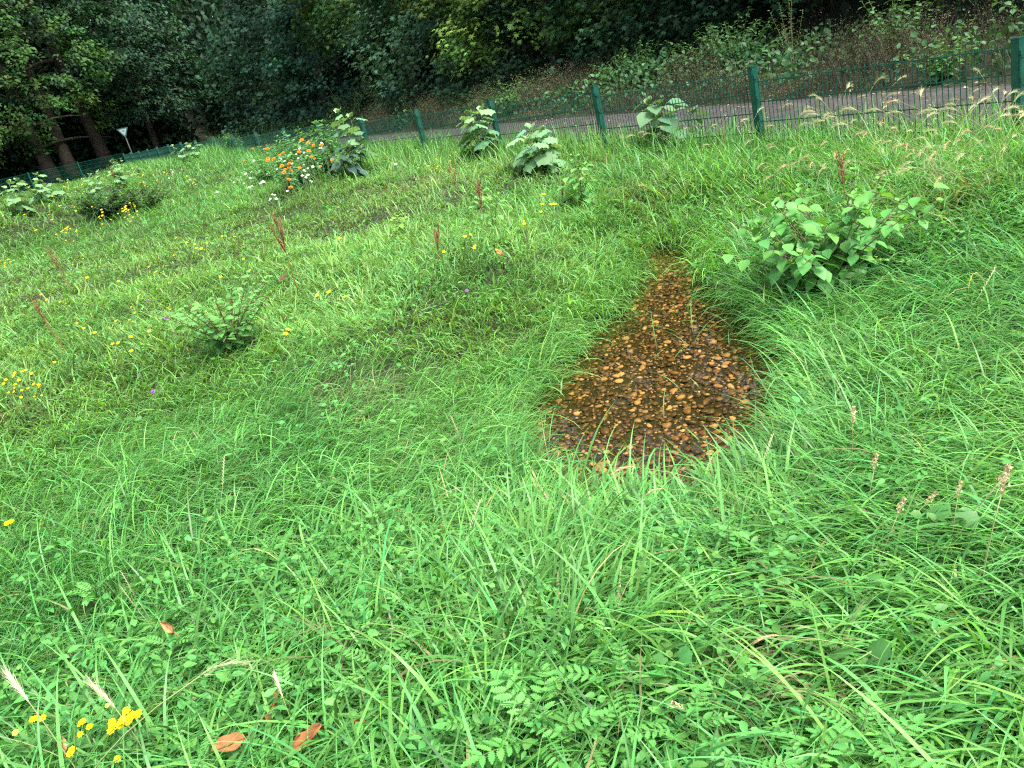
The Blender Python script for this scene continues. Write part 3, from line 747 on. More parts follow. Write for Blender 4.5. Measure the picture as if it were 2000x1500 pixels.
blades(mb, P, rng.uniform(0, 6.28, n), hgt, np.full(n, .008), rng.uniform(0, .35, n), rng.uniform(.2, 1.2, n), 3, np.exp(rng.normal(0, .25, (n, 1))) * colr * .8)
for rep_ in range(15):
    f = rng.uniform(.45, 1.1, n)[:, None]
    Pp = P + np.stack([rng.normal(0, .07, n), rng.normal(0, .07, n), hgt * .9 * f[:, 0]], 1)
    Y = rng.normal(0, 1, (n, 3)); Y[:, 2] += .3; Z = rng.normal(0, 1, (n, 3))
    cc = np.array([(.085, .066, .044), (.135, .115, .075), (.07, .062, .050), (.065, .12, .042)])[rng.choice(4, n, p=[.30, .20, .2, .30])]
    mb.inst(SIMPLE, frames(Pp, Y, Z, rng.uniform(.010, .034, n)), (cc * (.45 + .9 * pat) * np.array([1.0, .95, .9]))* np.exp(rng.normal(0, .28, (n, 1))))
# straw-coloured dead grass below it at the near end
N = 2600; u = rng.uniform(-5, 1.6, N); o_ = 3.9 + rng.gamma(1.6, .25, N); q = FP[None] + FD[None] * u[:, None] - FN[None] * o_[:, None]
blades(mb, np.stack([q[:, 0], q[:, 1], terr(q[:, 0], q[:, 1])], 1), rng.uniform(0, 6.28, N), rng.uniform(.25, .6, N), rng.uniform(.006, .016, N), rng.uniform(.1, .8, N), rng.uniform(.8, 2.2, N), 3,
       tints((.46, .38, .20), N, .25, .06))
tag(mb.build('dried_undergrowth', M_DRY), 'withered brown stalks and seed heads along the far side of the path', 'undergrowth', kind='stuff')

mb = MB(); N = 36000
u = rng.uniform(-12, 48, N); o_ = 4.2 + rng.gamma(2.2, .9, N); hb = sstep(.62, .38, fbm(u * .55, o_ * .5, 91)); k = rng.random(N) < .12 + hb; u, o_, hb = u[k], o_[k], hb[k]; n = len(u)
q = FP[None] + FD[None] * u[:, None] - FN[None] * o_[:, None]
P = np.stack([q[:, 0], q[:, 1], terr(q[:, 0], q[:, 1]) + rng.uniform(.05, 1, n) * (.35 + .7 * hb * fbm(u * 1.6, o_ * 1.6, 98))], 1); Y = rng.normal(0, 1, (n, 3)); Y[:, 2] -= .3; Z = rng.normal(0, .4, (n, 3)) + np.array([FN[0] * .4, FN[1] * .4, 1])
mb.inst(OVATE, frames(P, Y, Z, rng.uniform(.06, .13, n)), tints((.045, .125, .042), n, .32, .14))
N = 4000; s = rng.uniform(-2, 28, N); o_ = 4.5 + rng.gamma(2, 1.6, N); q = CORNER[None] + E2[None] * s[:, None] + N2[None] * o_[:, None]
P = np.stack([q[:, 0], q[:, 1], terr(q[:, 0], q[:, 1]) + rng.uniform(.05, .7, N)], 1); Y = rng.normal(0, 1, (N, 3)); Z = rng.normal(0, .4, (N, 3)) + np.array([0, -.4, 1])
mb.inst(SIMPLE, frames(P, Y, Z, rng.uniform(.1, .25, N)), tints((.022, .060, .024), N, .3, .12))
tag(mb.build('bank_herbs', M_LEAF), 'low green leaves covering the bank at the foot of the wood', 'ground cover', kind='stuff')

# ================================================================== PLANTS
def leafy_(name, label, cat, base, h, spread, nst, nper, leaf, tmpl, col, var=.16, hue=.08, up=.35, stem_r=.006, stem_col=(.10, .16, .05), lo=.15, bare=0, taper=.35, hang=.15, group=None, curve=.25, petiole=.5, face=.5):
    x, y, z = base
    root = thing(name, label, cat, (x, y, z), group)
    ms = MB(); ml = MB()
    for i in range(nst):
        ph = 6.28 * i / nst + rng.normal(0, .5); k = rng.uniform(.25, 1) if nst > 1 else .15
        hh = h * rng.uniform(.7, 1.05) * (1 - .25 * k)
        s = np.linspace(0, 1, 7)
        pts = np.stack([math.cos(ph) * spread * k * s ** (1 + curve), math.sin(ph) * spread * k * s ** (1 + curve), hh * (s - .12 * k * s * s)], 1) + np.cumsum(rng.normal(0, .008 * h, (7, 3)), 0) * s[:, None]
        ms.tube(pts, stem_r * (1.1 - .8 * s), stem_col, 5)
        n = int(nper * rng.uniform(.8, 1.2))
        f = lo + (1 - lo) * (np.arange(n) + rng.uniform(0, .6, n)) / n; f = np.clip(f, 0, 1)
        P = np.stack([np.interp(f, s, pts[:, j]) for j in range(3)], 1)
        a = np.arange(n) * 2.4 + rng.normal(0, .4, n); sz = leaf * (1 - taper * f) * rng.uniform(.7, 1.2, n)
        el = up + .9 * (f - .5) * .6 + rng.normal(0, .15, n)
        dirv = np.stack([np.cos(a) * np.cos(el), np.sin(a) * np.cos(el), np.sin(el)], 1)
        Pb = P + dirv * (sz * petiole)[:, None]
        for j in range(n): ms.tube([P[j], (P[j] + Pb[j]) / 2 + np.array([0, 0, .05 * sz[j]]), Pb[j]], stem_r * .45, stem_col, 4)
        Y = dirv.copy(); Y[:, 2] -= hang + .25; Nn = rng.normal(0, .22, (n, 3)) + np.stack([np.cos(a), np.sin(a), 0 * a], 1) * face; Nn[:, 2] += 1
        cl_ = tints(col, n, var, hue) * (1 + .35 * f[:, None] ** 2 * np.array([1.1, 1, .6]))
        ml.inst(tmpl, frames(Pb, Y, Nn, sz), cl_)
        P = pts[-1][None].repeat(5, 0); a = rng.uniform(0, 6.28, 5); dirv = np.stack([np.cos(a) * .6, np.sin(a) * .6, np.full(5, .8)], 1)
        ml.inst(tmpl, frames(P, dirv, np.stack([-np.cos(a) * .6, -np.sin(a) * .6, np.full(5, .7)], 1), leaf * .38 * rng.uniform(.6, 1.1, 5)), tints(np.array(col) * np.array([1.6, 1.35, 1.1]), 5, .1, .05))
    ms.build('stem', M_STEM, root); ml.build('foliage', M_LEAF, root)
    return root
def leafy(name, *a, **k):
    if name == 'mallow_plant': k.setdefault('hang', .6); k.setdefault('face', 1.1)
    if name == 'burdock_plant': k.setdefault('hang', .5); k.setdefault('face', .8)
    return leafy_(name, *a, **k)
PALE = (.135, .28, .14)
# mallows with big lobed leaves along the fence
leafy('mallow_plant', 'tall mallow with grey green lobed leaves reaching above the fence by the middle post', 'mallow', at(948, 318), 1.05, .30, 4, 10, .30, MALLOW, PALE, up=.3, stem_r=.010, lo=.2, petiole=.55)
leafy('mallow_plant', 'low wide mallow with lobed leaves right of the tallest mallow', 'mallow', at(1062, 335), .66, .34, 4, 9, .28, MALLOW, (.14, .30, .16), up=.3, stem_r=.009, lo=.25)
leafy('mallow_plant', 'mallow with dark wrinkled leaves among barley ears in front of the fence', 'mallow', at(1310, 300), .78, .34, 4, 7, .30, BROAD, (.09, .20, .10), up=.5, stem_r=.009, lo=.3)
leafy('mallow_plant', 'slender pale leaved mallow standing over the dark blue green plant', 'mallow', at(712, 345), 1.35, .18, 2, 10, .28, MALLOW, PALE, up=.25, stem_r=.011, lo=.35)
leafy('kale_plant', 'dark blue green broad leaved plant below the slender mallow', 'plant', at(688, 352), .75, .45, 6, 9, .24, t_ovate(.26, .45, .06), (.050, .110, .090), up=.45, stem_r=.010, hang=.35)
for px, py, h, n_, sz, lab in [(48, 372, 1.0, 8, .30, 'mallow with round pale leaves standing up against the far fence at the left'), (45, 420, 1.0, 7, .30, 'pale mallow lower on the slope beneath the one against the far fence'),
                               (82, 402, .8, 8, .26, 'bushy mallow just right of the two mallows at the left edge'), (118, 398, .8, 8, .24, 'mallow with yellow tinged leaves half way along the far fence'),
                               (195, 352, .8, 8, .28, 'bright leaved mallow in front of the dark gap of the far fence'), (236, 345, 1.15, 9, .24, 'white tipped mallow at the corner of the fence'),
                               (268, 350, .7, 8, .30, 'large leaved mallow in the row just right of the fence corner'), (238, 368, .7, 9, .28, 'mallow sprawling over the reddish stalks on the ridge'),
                               (190, 390, .8, 7, .26, 'mallow alone on the ridge left of the reddish stalks'), (365, 328, 1.0, 7, .28, 'mallow leaning out of the grass in front of the dense part of the fence'),
                               (388, 318, 1.1, 7, .28, 'mallow with one big pale leaf right beside the dense part of the fence')]:
    leafy('mallow_plant', lab, 'mallow', at(px, py), h * .85, .32, 3, n_, sz * .72, MALLOW, (.15, .31, .14), up=.3, stem_r=.012, lo=.25)
# the big broad-leaved plant right of the puddle
leafy('burdock_plant', 'big bushy plant with broad soft green leaves right of the puddle', 'plant', at(1625, 575), .76, .60, 34, 15, .112, t_ovate(.40, .26, .08), (.085, .265, .062), var=.14, up=.35, stem_r=.006, stem_col=(.15, .15, .08), lo=.12)
leafy('leafy_plant', 'loose lower plant with thin reddish stems left of the big bushy plant', 'plant', at(1545, 545), .48, .26, 6, 8, .095, t_ovate(.38, .2, .06), (.095, .26, .09), up=.35, stem_r=.005, stem_col=(.17, .11, .07), lo=.2)
leafy('vetch_plant', 'low light green trailing plant right of the big bushy plant', 'plant', at(1790, 520), .22, .42, 12, 14, .045, OVATE, (.11, .31, .07), up=.3, stem_r=.003, lo=.1)
leafy('dock_plant', 'leafy dock with soft green leaves by the middle of the slope below the mallows', 'dock', at(1138, 408), .55, .26, 7, 8, .15, t_ovate(.30, .3, .06), (.11, .29, .075), up=.4, stem_r=.006, lo=.1)
leafy('dock_plant', 'small light dock beside reddish stalks in the centre of the slope', 'dock', at(968, 462), .45, .18, 4, 6, .15, t_ovate(.26, .3, .06), (.12, .30, .08), up=.4, lo=.1)
leafy('shrub', 'twiggy small leaved shrub in the middle of the mown meadow', 'shrub', at(462, 695), .62, .52, 20, 28, .070, t_ovate(.36, .2, .06), (.10, .28, .075), up=.35, stem_r=.005, stem_col=(.13, .09, .05), lo=.15, petiole=.3)
leafy('shrub', 'dark low shrub with two humps behind yellow flowers, its left hump', 'shrub', at(212, 428), .62, .95, 26, 30, .13, OVATE, (.030, .095, .034), up=.3, stem_r=.008, stem_col=(.08, .07, .04), lo=.1, petiole=.3)
leafy('shrub', 'paler low shrub joined to the right of the dark hump behind yellow flowers', 'shrub', at(285, 420), .55, .85, 22, 28, .13, OVATE, (.055, .140, .045), up=.3, stem_r=.008, stem_col=(.08, .07, .04), lo=.1, petiole=.3)
leafy('leafy_plant', 'pale yellow green rosette alone in the grass left of the centre', 'plant', at(782, 458), .22, .18, 4, 5, .13, t_ovate(.3, .3, .05), (.15, .30, .06), up=.5, lo=.05)
leafy('leafy_plant', 'small pale rosette just below the yellow green rosette', 'plant', at(770, 482), .15, .12, 3, 4, .10, t_ovate(.3, .3, .05), (.13, .28, .07), up=.5, lo=.05)
# flower-bed greenery
for px, py, h, sp, lab in [(560, 345, .95, .6, 'feathery tall herb in the flower patch, behind the most orange blooms'), (602, 335, 1.2, .55, 'tallest feathery herb of the flower patch, close to the fence'),
                           (530, 362, .7, .6, 'low feathery herb at the white flowered end of the flower patch'), (585, 372, .65, .7, 'bushy feathery herb at the lower edge of the flower patch'),
                           (640, 350, .95, .55, 'feathery herb between the flower patch and the blue green plant'), (655, 312, .9, .5, 'feathery herb touching the fence above the blue green plant'),
                           (468, 306, .9, .4, 'narrow herb climbing a fence post left of the flower patch')]:
    leafy('wild_herb', lab, 'herb', at(px, py), h, sp, 14, 30, .17, t_ovate(.17, .35, .05), (.085, .23, .085), up=.5, stem_r=.005, lo=.1, petiole=.15)
# bank shrubs and tall herbs beyond the path
def bank(u, o): p = FP + FD * u - FN * o; return np.array([p[0], p[1], float(terr(*p))])
leafy('nettle_patch', 'tall dark nettles on the bank beyond the path, above the middle fence posts', 'nettles', bank(8.2, 6.3), 1.5, 1.3, 34, 28, .15, t_ovate(.26, .3, .05), (.045, .125, .048), up=.1, stem_r=.006, lo=.1, petiole=.25)
leafy('nettle_patch', 'second nettle stand left of the tallest nettles on the bank', 'nettles', bank(11.0, 6.2), 1.2, 1.2, 28, 26, .14, t_ovate(.26, .3, .05), (.05, .135, .045), up=.1, stem_r=.006, lo=.1, petiole=.25)
leafy('tall_herb', 'pale seeding herb sticking out of the nettles', 'herb', bank(6.6, 6.0), 1.7, .35, 7, 22, .07, LANCE, (.16, .19, .10), up=.5, stem_r=.006, lo=.4)
leafy('bindweed', 'bright green climbing plant over the brown stalks near the right end of the fence', 'climber', bank(1.0, 4.9), 1.1, .75, 20, 18, .12, t_ovate(.42, .2, .06), (.10, .26, .08), up=.25, lo=.1)
leafy('bindweed', 'small bright green climber left of the larger one in the brown stalks', 'climber', bank(3.2, 4.7), .75, .5, 14, 14, .11, t_ovate(.42, .2, .06), (.095, .24, .075), up=.25, lo=.1)
leafy('shrub', 'leafy bush with drooping pale leaves above the brown undergrowth at the top right', 'shrub', bank(2.2, 6.3), 1.5, 1.2, 22, 20, .15, BROAD, (.065, .17, .065), up=.15, lo=.15, hang=.4, stem_r=.007)
leafy('shrub', 'dark bush behind the right end of the brown undergrowth', 'shrub', bank(-.9, 6.3), 1.2, 1.1, 20, 18, .14, BROAD, (.05, .13, .055), up=.15, lo=.15, hang=.4, stem_r=.007)
leafy('shrub', 'bush of fresh green leaves above the second fence panel from the right', 'shrub', bank(4.8, 6.2), 1.3, 1.0, 22, 20, .13, OVATE, (.06, .16, .06), up=.2, lo=.15, hang=.3, stem_r=.007)
leafy('shrub', 'rounded grey green bush overhanging the path above the marigold patch', 'shrub', bank(24.5, 6.3), 2.0, 1.5, 22, 24, .14, OVATE, (.070, .140, .066), up=.2, lo=.1, hang=.3, stem_r=.009)
leafy('shrub', 'light green bush beside the rounded grey green bush on the path edge', 'shrub', bank(27.8, 6.2), 1.8, 1.4, 20, 22, .15, LANCE, (.095, .165, .070), up=.3, lo=.1, hang=.3, stem_r=.009)
leafy('shrub', 'low bramble at the foot of the trees behind the tall mallow', 'shrub', bank(14.8, 5.5), 1.0, 1.3, 26, 20, .12, OVATE, (.06, .155, .05), up=.2, lo=.1, hang=.3, stem_r=.007)
leafy('shrub', 'low yellowish bramble above the fence post left of the slender mallow', 'shrub', bank(18.8, 5.4), .9, 1.1, 22, 18, .12, OVATE, (.075, .150, .035), up=.2, lo=.1, hang=.3, stem_r=.007)

# silverweed in the foreground
def silverweed(label, base, nl, L, rz, col=(.12, .37, .08)):
    x, y, z = base; root = thing('silverweed', label, 'silverweed', (x, y, z), None, rz)
    for i in range(nl):
        a = 6.28 * i / nl + rng.normal(0, .35); k = rng.uniform(.75, 1.15) * L
        s = np.linspace(0, 1, 9); el0 = rng.uniform(.5, 1.05)
        r = k * (s * math.cos(el0) + .25 * s * s); zz = k * (s * math.sin(el0) - .28 * s * s)
        pts = np.stack([np.cos(a) * r, np.sin(a) * r, zz + .03], 1)
        lf = MB(); lf.tube(pts, .0014, (.12, .2, .06), 4)
        d = np.gradient(pts, axis=0); d /= np.linalg.norm(d, axis=1)[:, None]
        lat = np.array([-math.sin(a), math.cos(a), 0.])
        for j in range(3, 9):
            sz = k * .27 * (1 - .25 * abs(j - 6) / 3)
            for sgn in (-1, 1):
                Y = (d[j] * .55 + lat * sgn + np.array([0, 0, .12]))[None]; Z = (np.cross(lat, d[j]) * -1)[None]; Z = np.where(Z[:, 2:3] < 0, -Z, Z) + rng.normal(0, .15, (1, 3))
                lf.inst(SERR, frames(pts[j][None], Y, Z, sz), tints(col, 1, .10, .05))
        Z = np.cross(lat, d[-1])[None]; Z = np.where(Z[:, 2:3] < 0, -Z, Z); lf.inst(SERR, frames(pts[-1][None], d[-1][None], Z, k * .32), tints(col, 1, .08, .05))
        lf.build('leaf', M_LEAF, root)
    return root
for px, py, nl, L, lab in [(1060, 1420, 5, .22, 'largest silverweed with upright serrated leaves at the bottom centre'), (960, 1400, 3, .17, 'silverweed just left of the largest one'),
                           (1215, 1310, 3, .17, 'silverweed with drooping leaves above and right of the largest one'), (1150, 1440, 3, .16, 'silverweed low in the grass right of the largest one'),
                           (735, 1270, 4, .16, 'silverweed at the edge of the brownish thatch left of centre'), (1340, 1400, 3, .15, 'silverweed beside the round wrinkled leaves'),
                           (1580, 1500, 5, .18, 'silverweed below a pale flower tuft at the bottom edge'), (1700, 1470, 4, .18, 'silverweed at the bottom edge right of the pale flower tuft'),
                           (1680, 1420, 3, .15, 'silverweed half hidden in long blades near the lower right'), (1440, 1500, 3, .16, 'silverweed cut by the bottom edge of the photo, right of centre'),
                           (330, 1230, 4, .12, 'small silverweed by the orange dead leaf'), (185, 1130, 4, .13, 'small silverweed in the shady grass at the left'),
                           (560, 1330, 3, .13, 'small silverweed near the barley ear standing alone'), (430, 1390, 3, .13, 'small silverweed between the yellow flowers and the brown dead leaves'),
                           (640, 1120, 3, .12, 'small silverweed left of the long arching blades')]:
    silverweed(lab, at(px, py + 30, .13) + np.array([0, 0, .09]), nl, L * .66, rng.uniform(0, 6.28))
# round wrinkled mallow leaves
for px, py, n_, lab in [(1310, 1400, 4, 'two round wrinkled leaves in the grass at the bottom right of centre'), (1845, 1090, 3, 'round dull green leaf among pale grass heads at the right'), (1640, 1340, 2, 'round leaf lost in long blades near the lower right')]:
    leafy('round_leaf_plant', lab, 'plant', at(px, py), .17, .09, n_, 1, .075, t_radial(7, .12, 5.8, .12, 2, .4, .02), (.07, .20, .055), up=.6, stem_r=.002, lo=.8)

# reddish seeding docks
M_RUST = M_DRY
def dock_stalk(label, base, h, col=(.22, .10, .05), nb=6, lean=None):
    h *= .85; x, y, z = base; root = thing('dock_stalk', label, 'dock', (x, y, z))
    ms = MB(); mh = MB(); l = rng.normal(0, .12, 2) if lean is None else lean
    s = np.linspace(0, 1, 8); pts = np.stack([l[0] * h * s, l[1] * h * s, h * s], 1); ms.tube(pts, .005 * (1.1 - .8 * s), np.array(col) * .8, 5)
    for i in range(nb):
        f = rng.uniform(.35, .85); a = rng.uniform(0, 6.28); p0 = np.array([l[0] * h * f, l[1] * h * f, h * f]); e = p0 + np.array([math.cos(a) * .10, math.sin(a) * .10, .9 * (1 - f) + .12]) * h * .6
        ms.tube([p0, (p0 + e) / 2 + np.array([math.cos(a), math.sin(a), 0]) * .012, e], .0028, np.array(col) * .8, 4)
        n = 26; f2 = rng.uniform(.15, 1, n)[:, None]; P = p0 + (e - p0) * f2 + rng.normal(0, .006, (n, 3)); Y = rng.normal(0, 1, (n, 3)); mh.inst(SIMPLE, frames(P, Y, rng.normal(0, 1, (n, 3)), rng.uniform(.008, .017, n)), tints(col, n, .25, .08))
    n = 40; f2 = rng.uniform(.55, 1, n)[:, None]; P = np.array([l[0], l[1], 1]) * h * f2 + rng.normal(0, .008, (n, 3)); mh.inst(SIMPLE, frames(P, rng.normal(0, 1, (n, 3)), rng.normal(0, 1, (n, 3)), rng.uniform(.008, .018, n)), tints(col, n, .25, .08))
    ms.build('stem', M_STEM, root); mh.build('seed_head', M_DRY, root)
for px, py, h, nb, lab in [(585, 580, .85, 9, 'tall rusty red dock stalk above the patch of dead leaves'), (952, 470, .62, 5, 'reddish brown stalk leaning beside the small light dock'), (855, 530, .42, 4, 'short brown seed stalk in the grass left of the puddle'),
                           (140, 570, .6, 4, 'dark brown dock stalk in the yellow flowered meadow at the left'), (1655, 420, .55, 5, 'rust brown stalk rising behind the big bushy plant'), (905, 400, .55, 3, 'thin faded stalk on the slope left of the leafy dock'),
                           (130, 690, .55, 3, 'thin grey brown stalk in the meadow left of the twiggy shrub'), (20, 830, .5, 4, 'brown stalk at the left edge beside yellow flowers'), (1100, 405, .3, 3, 'short red stalk at the left foot of the leafy dock'), (235, 372, .7, 5, 'reddish stalks on the ridge under the sprawling mallow')]:
    dock_stalk(lab, at(px, py), h, nb=nb)

# dead leaves
def dead_leaf(label, px, py, L, col, h=.10, rz=0, curl=.5):
    p = at(px, py, h); mb = MB(); n = 7; V = []; F = []
    for i in range(n):
        s = i / (n - 1); w = .32 * math.sin(math.pi * min(1, s * .95 + .04)) ** .8 * L
        for j in range(5):
            q = (j - 2) / 2; V.append((q * w * math.cos(q * curl), s * L, curl * L * (.35 * s * s + .22 * q * q) + rng.normal(0, .04 * L)))
    for i in range(n - 1):
        for j in range(4): F.append((i * 5 + j, i * 5 + j + 1, i * 5 + j + 6, i * 5 + j + 5))
    mb.faces(V, F, np.array(col)[None] * np.exp(rng.normal(0, .18, (len(V), 1)))); mb.tube([(0, -.35 * L, -.05 * L), (0, 0, 0), (0, L * .9, curl * L * .3)], .0025 if L < .2 else .004, np.array(col) * .7, 4)
    o = mb.build('dead_leaf', M_DRY); o.location = (p[0], p[1], p[2] + h); o.rotation_euler = (rng.uniform(.2, .7), rng.normal(0, .3), rz); o.scale = (.75, .75, .75)
    tag(o, label, 'dead leaf')
dead_leaf('curled orange dead leaf standing up in the grass at the lower left', 342, 1238, .065, (.50, .22, .10), .17, .3, .7)
dead_leaf('large rust brown dead leaf with yellow midrib near the bottom edge', 528, 1425, .11, (.30, .10, .035), .11, -.6)
dead_leaf('brown dead leaf left of the large rust brown one', 480, 1445, .11, (.34, .16, .07), .14, 2.2)
dead_leaf('flat dark rust dead leaf under the large rust brown one', 565, 1472, .13, (.30, .12, .05), .12, -1.4)
dead_leaf('small tan dead leaf under the yellow flowers', 128, 1475, .055, (.42, .25, .12), .15, .8)
dead_leaf('small red dead leaf under blue green blades near the bottom edge', 728, 1432, .07, (.42, .09, .03), .10, 1.2)
dead_leaf('brown withered dock leaf lying beside the rusty red stalk', 545, 552, .15, (.15, .085, .05), .06, -1.2, .15)
dead_leaf('orange dead leaf on the slope near the small light dock', 982, 498, .09, (.45, .20, .08), .22, .4)

# ================================================================== FLOWERS
def petals(mb, c, r, n, col, cup=.3, nrm=None, rough=.12):
    a = np.arange(n) * 6.283 / n + rng.uniform(0, 6); el = cup
    Y = np.stack([np.cos(a) * math.cos(el), np.sin(a) * math.cos(el), np.full(n, math.sin(el))], 1); Z = np.stack([-np.cos(a) * math.sin(el), -np.sin(a) * math.sin(el), np.full(n, math.cos(el))], 1)
    if nrm is not None:
        zq = np.array(nrm, float); zq /= np.linalg.norm(zq); xq = np.cross([0, 1, 0.1], zq); xq /= np.linalg.norm(xq); yq = np.cross(zq, xq); B = np.stack([xq, yq, zq], 1); Y = Y @ B.T; Z = Z @ B.T
    mb.inst(t_ovate(.36, .1, .03), frames(np.repeat(np.array(c, float)[None], n, 0), Y, Z, r), tints(col, n, rough, .04))
def flower_proto(name, label, cat, h, r, n, col, centre, group, parts=True):
    root = thing(name, label, cat, (0, 0, -50), group)
    ms = MB(); s = np.linspace(0, 1, 5)
    ms.tube(np.stack([.05 * h * np.sin(2 * s), .03 * h * s, h * s], 1), .0028 * (1.2 - .5 * s), (.09, .16, .05), 4)
    top = (.05 * h * math.sin(2), .03 * h, h)
    mp = MB(); petals(mp, top, r, n, col, .25, (.15, -.55, 1))
    if n > 6: petals(mp, (top[0], top[1], top[2] + .004), r * .7, n, col, .5, (.15, -.55, 1))
    ms.build('stem', M_STEM, root); q = mp.build('petals', M_PETAL, root)
    mc = MB(); mc.inst((ICO[0], ICO[1]), frames(np.array([top]) + np.array([[0, -.004, .006]]), np.array([[0, 1., 0]]), np.array([[0, 0, 1.]]), r * .22), np.array([centre])); mc.build('flower_centre', M_PETAL, q)
    return root
used = {}
def plant_flower(proto, px, py, h, label=None, sc=1.0, group=None):
    p = at(px, py, h); loc = (p[0], p[1], p[2]); rz = rng.normal(0, .4); tl = (rng.normal(0, .08), rng.normal(0, .08))
    if proto.name not in used:
        used[proto.name] = 1; proto.location = loc; proto.rotation_euler = (tl[0], tl[1], rz); proto.scale = (sc,) * 3
        if label: proto['label'] = label
        if group: proto['group'] = group
        return proto
    return copy_thing(proto, loc, rz, sc, tl, label, group)
OR = (.90, .26, .015); WH = (.80, .82, .82); YE = (.85, .62, .02)
of = flower_proto('marigold', 'orange marigold bloom on its stalk in the flower patch by the fence', 'flower', .62, .030, 12, OR, (.35, .12, .02), 'orange marigolds by the fence')
for px, py in [(495, 289), (512, 292), (524, 295), (534, 294), (556, 301), (519, 306), (587, 290), (619, 290), (609, 295), (592, 307), (598, 310), (606, 314), (643, 307), (631, 306), (625, 308), (531, 325), (525, 333), (544, 330), (554, 327), (564, 334), (558, 333), (560, 321), (560, 348), (546, 350), (560, 366), (584, 317), (477, 309), (561, 303), (566, 333), (607, 296)]:
    plant_flower(of, px, py, .62, sc=rng.uniform(.8, 1.25))
wf = flower_proto('daisy', 'white daisy bloom in the flower patch by the fence', 'flower', .60, .019, 10, WH, YE, 'white daisies by the fence')
for px, py in [(570, 297), (574, 312), (582, 303), (585, 300), (586, 306), (553, 312), (544, 317), (571, 329), (624, 285), (613, 286), (626, 290), (535, 321), (514, 335), (596, 335), (598, 340), (604, 343), (590, 346), (593, 352), (611, 354), (599, 331), (618, 273), (620, 270), (681, 257), (684, 254), (679, 260), (690, 268), (655, 275), (610, 318), (580, 309), (575, 315), (500, 320)]:
    plant_flower(wf, px, py, .60, sc=rng.uniform(.7, 1.15))
wf2 = flower_proto('daisy', 'white daisy low in the grass below the flower patch', 'flower', .40, .022, 10, WH, YE, 'white daisies below the flower patch')
for px, py in [(452, 356), (477, 357), (486, 351), (487, 357), (497, 359), (495, 373), (484, 378), (529, 375), (538, 400), (533, 398), (558, 372), (531, 376), (775, 328), (386, 330), (341, 343), (325, 351), (428, 385), (10, 429), (487, 345)]:
    plant_flower(wf2, px, py, .38, sc=rng.uniform(.8, 1.2))
big = plant_flower(wf2, 513, 389, .38, 'large white blossom on the slope below the white daisies', 1.5, 'white blossoms')
if 'group' in big: del big['group']
big2 = plant_flower(wf, 575, 311, .62, 'broad white flower head in the middle of the marigolds', 1.25)
if 'group' in big2: del big2['group']
yf = flower_proto('yellow_flower', 'small yellow flower in the short meadow grass round the twiggy shrub', 'flower', .26, .0145, 5, YE, (.7, .45, .02), 'yellow flowers round the twiggy shrub')
def sprinkle(proto, lab, grp, pts, h, sc=1.0):
    for a, b_ in pts: plant_flower(proto, a, b_, h, lab, sc * rng.uniform(.75, 1.3), grp)
def cloud(cx, cy, sx, sy, n): return [(cx + rng.normal(0, sx), cy + rng.normal(0, sy) - .2 * rng.normal(0, sx)) for _ in range(n)]
sprinkle(yf, 'small yellow flower in the short meadow grass round the twiggy shrub', 'yellow flowers round the twiggy shrub',
         [(90, 590), (100, 600), (125, 597), (130, 610), (170, 568), (150, 640), (255, 610), (258, 617), (256, 624), (228, 635), (233, 690), (245, 692), (260, 690), (262, 716), (185, 678), (297, 681), (332, 605), (400, 628), (435, 566), (290, 531), (480, 527), (492, 531), (345, 506), (400, 508), (437, 472), (365, 490), (378, 497), (405, 487), (390, 506), (312, 505), (350, 483), (460, 470), (115, 719), (65, 733), (20, 745), (5, 749), (565, 690), (560, 697), (650, 593), (668, 603), (625, 603), (170, 650), (300, 547), (85, 512), (160, 508), (140, 520), (195, 518), (240, 570), (330, 560)], .20, .95)
yf2 = flower_proto('yellow_flower', 'yellow flower of the group in front of the dark two humped shrub', 'flower', .45, .018, 5, YE, (.7, .45, .02), 'yellow flowers below the dark shrub')
sprinkle(yf2, 'yellow flower of the group in front of the dark two humped shrub', 'yellow flowers below the dark shrub', cloud(252, 424, 10, 5, 20) + cloud(205, 437, 16, 4, 8), .40)
sprinkle(yf2, 'yellow flower on the shaded hollow at the left, below the mound', 'yellow flowers in the left hollow', cloud(110, 463, 30, 4, 9) + cloud(132, 462, 6, 5, 8), .36)
sprinkle(yf2, 'yellow flower on the sunny ridge below the mallows', 'yellow flowers on the ridge', cloud(120, 405, 40, 12, 14) + cloud(290, 348, 30, 14, 20) + cloud(160, 375, 20, 8, 10), .32, .9)
sprinkle(yf2, 'yellow flower on the slope right of the sunny ridge', 'yellow flowers right of the ridge', cloud(378, 365, 6, 5, 9), .32)
sprinkle(yf2, 'yellow flower on the meadow at the left edge', 'yellow flowers at the left edge', cloud(12, 535, 8, 5, 8), .25, .8)
sprinkle(yf2, 'yellow flower in the grass between the slender and the tall mallow', 'yellow flowers below the fence', cloud(850, 315, 22, 14, 22), .30, .55)
sprinkle(yf, 'yellow flower beside the leafy dock', 'yellow flowers by the dock', [(1057, 437), (1075, 420), (1083, 428), (1082, 410), (1090, 430), (1068, 436), (1020, 458), (1025, 460)], .22, 1.3)
sprinkle(yf, 'yellow flower scattered on the slope left of the puddle', 'yellow flowers left of the puddle', [(913, 476), (922, 485), (905, 492), (875, 517), (668, 405), (685, 496), (920, 500), (1020, 434), (960, 492)], .22, 1.1)
sprinkle(yf2, 'yellow flower in the dense bunch at the left edge above the long grass', 'yellow flowers in the left bunch', cloud(32, 748, 6, 5, 6) + cloud(35, 776, 14, 5, 12) + cloud(75, 775, 8, 4, 5), .22, .55)
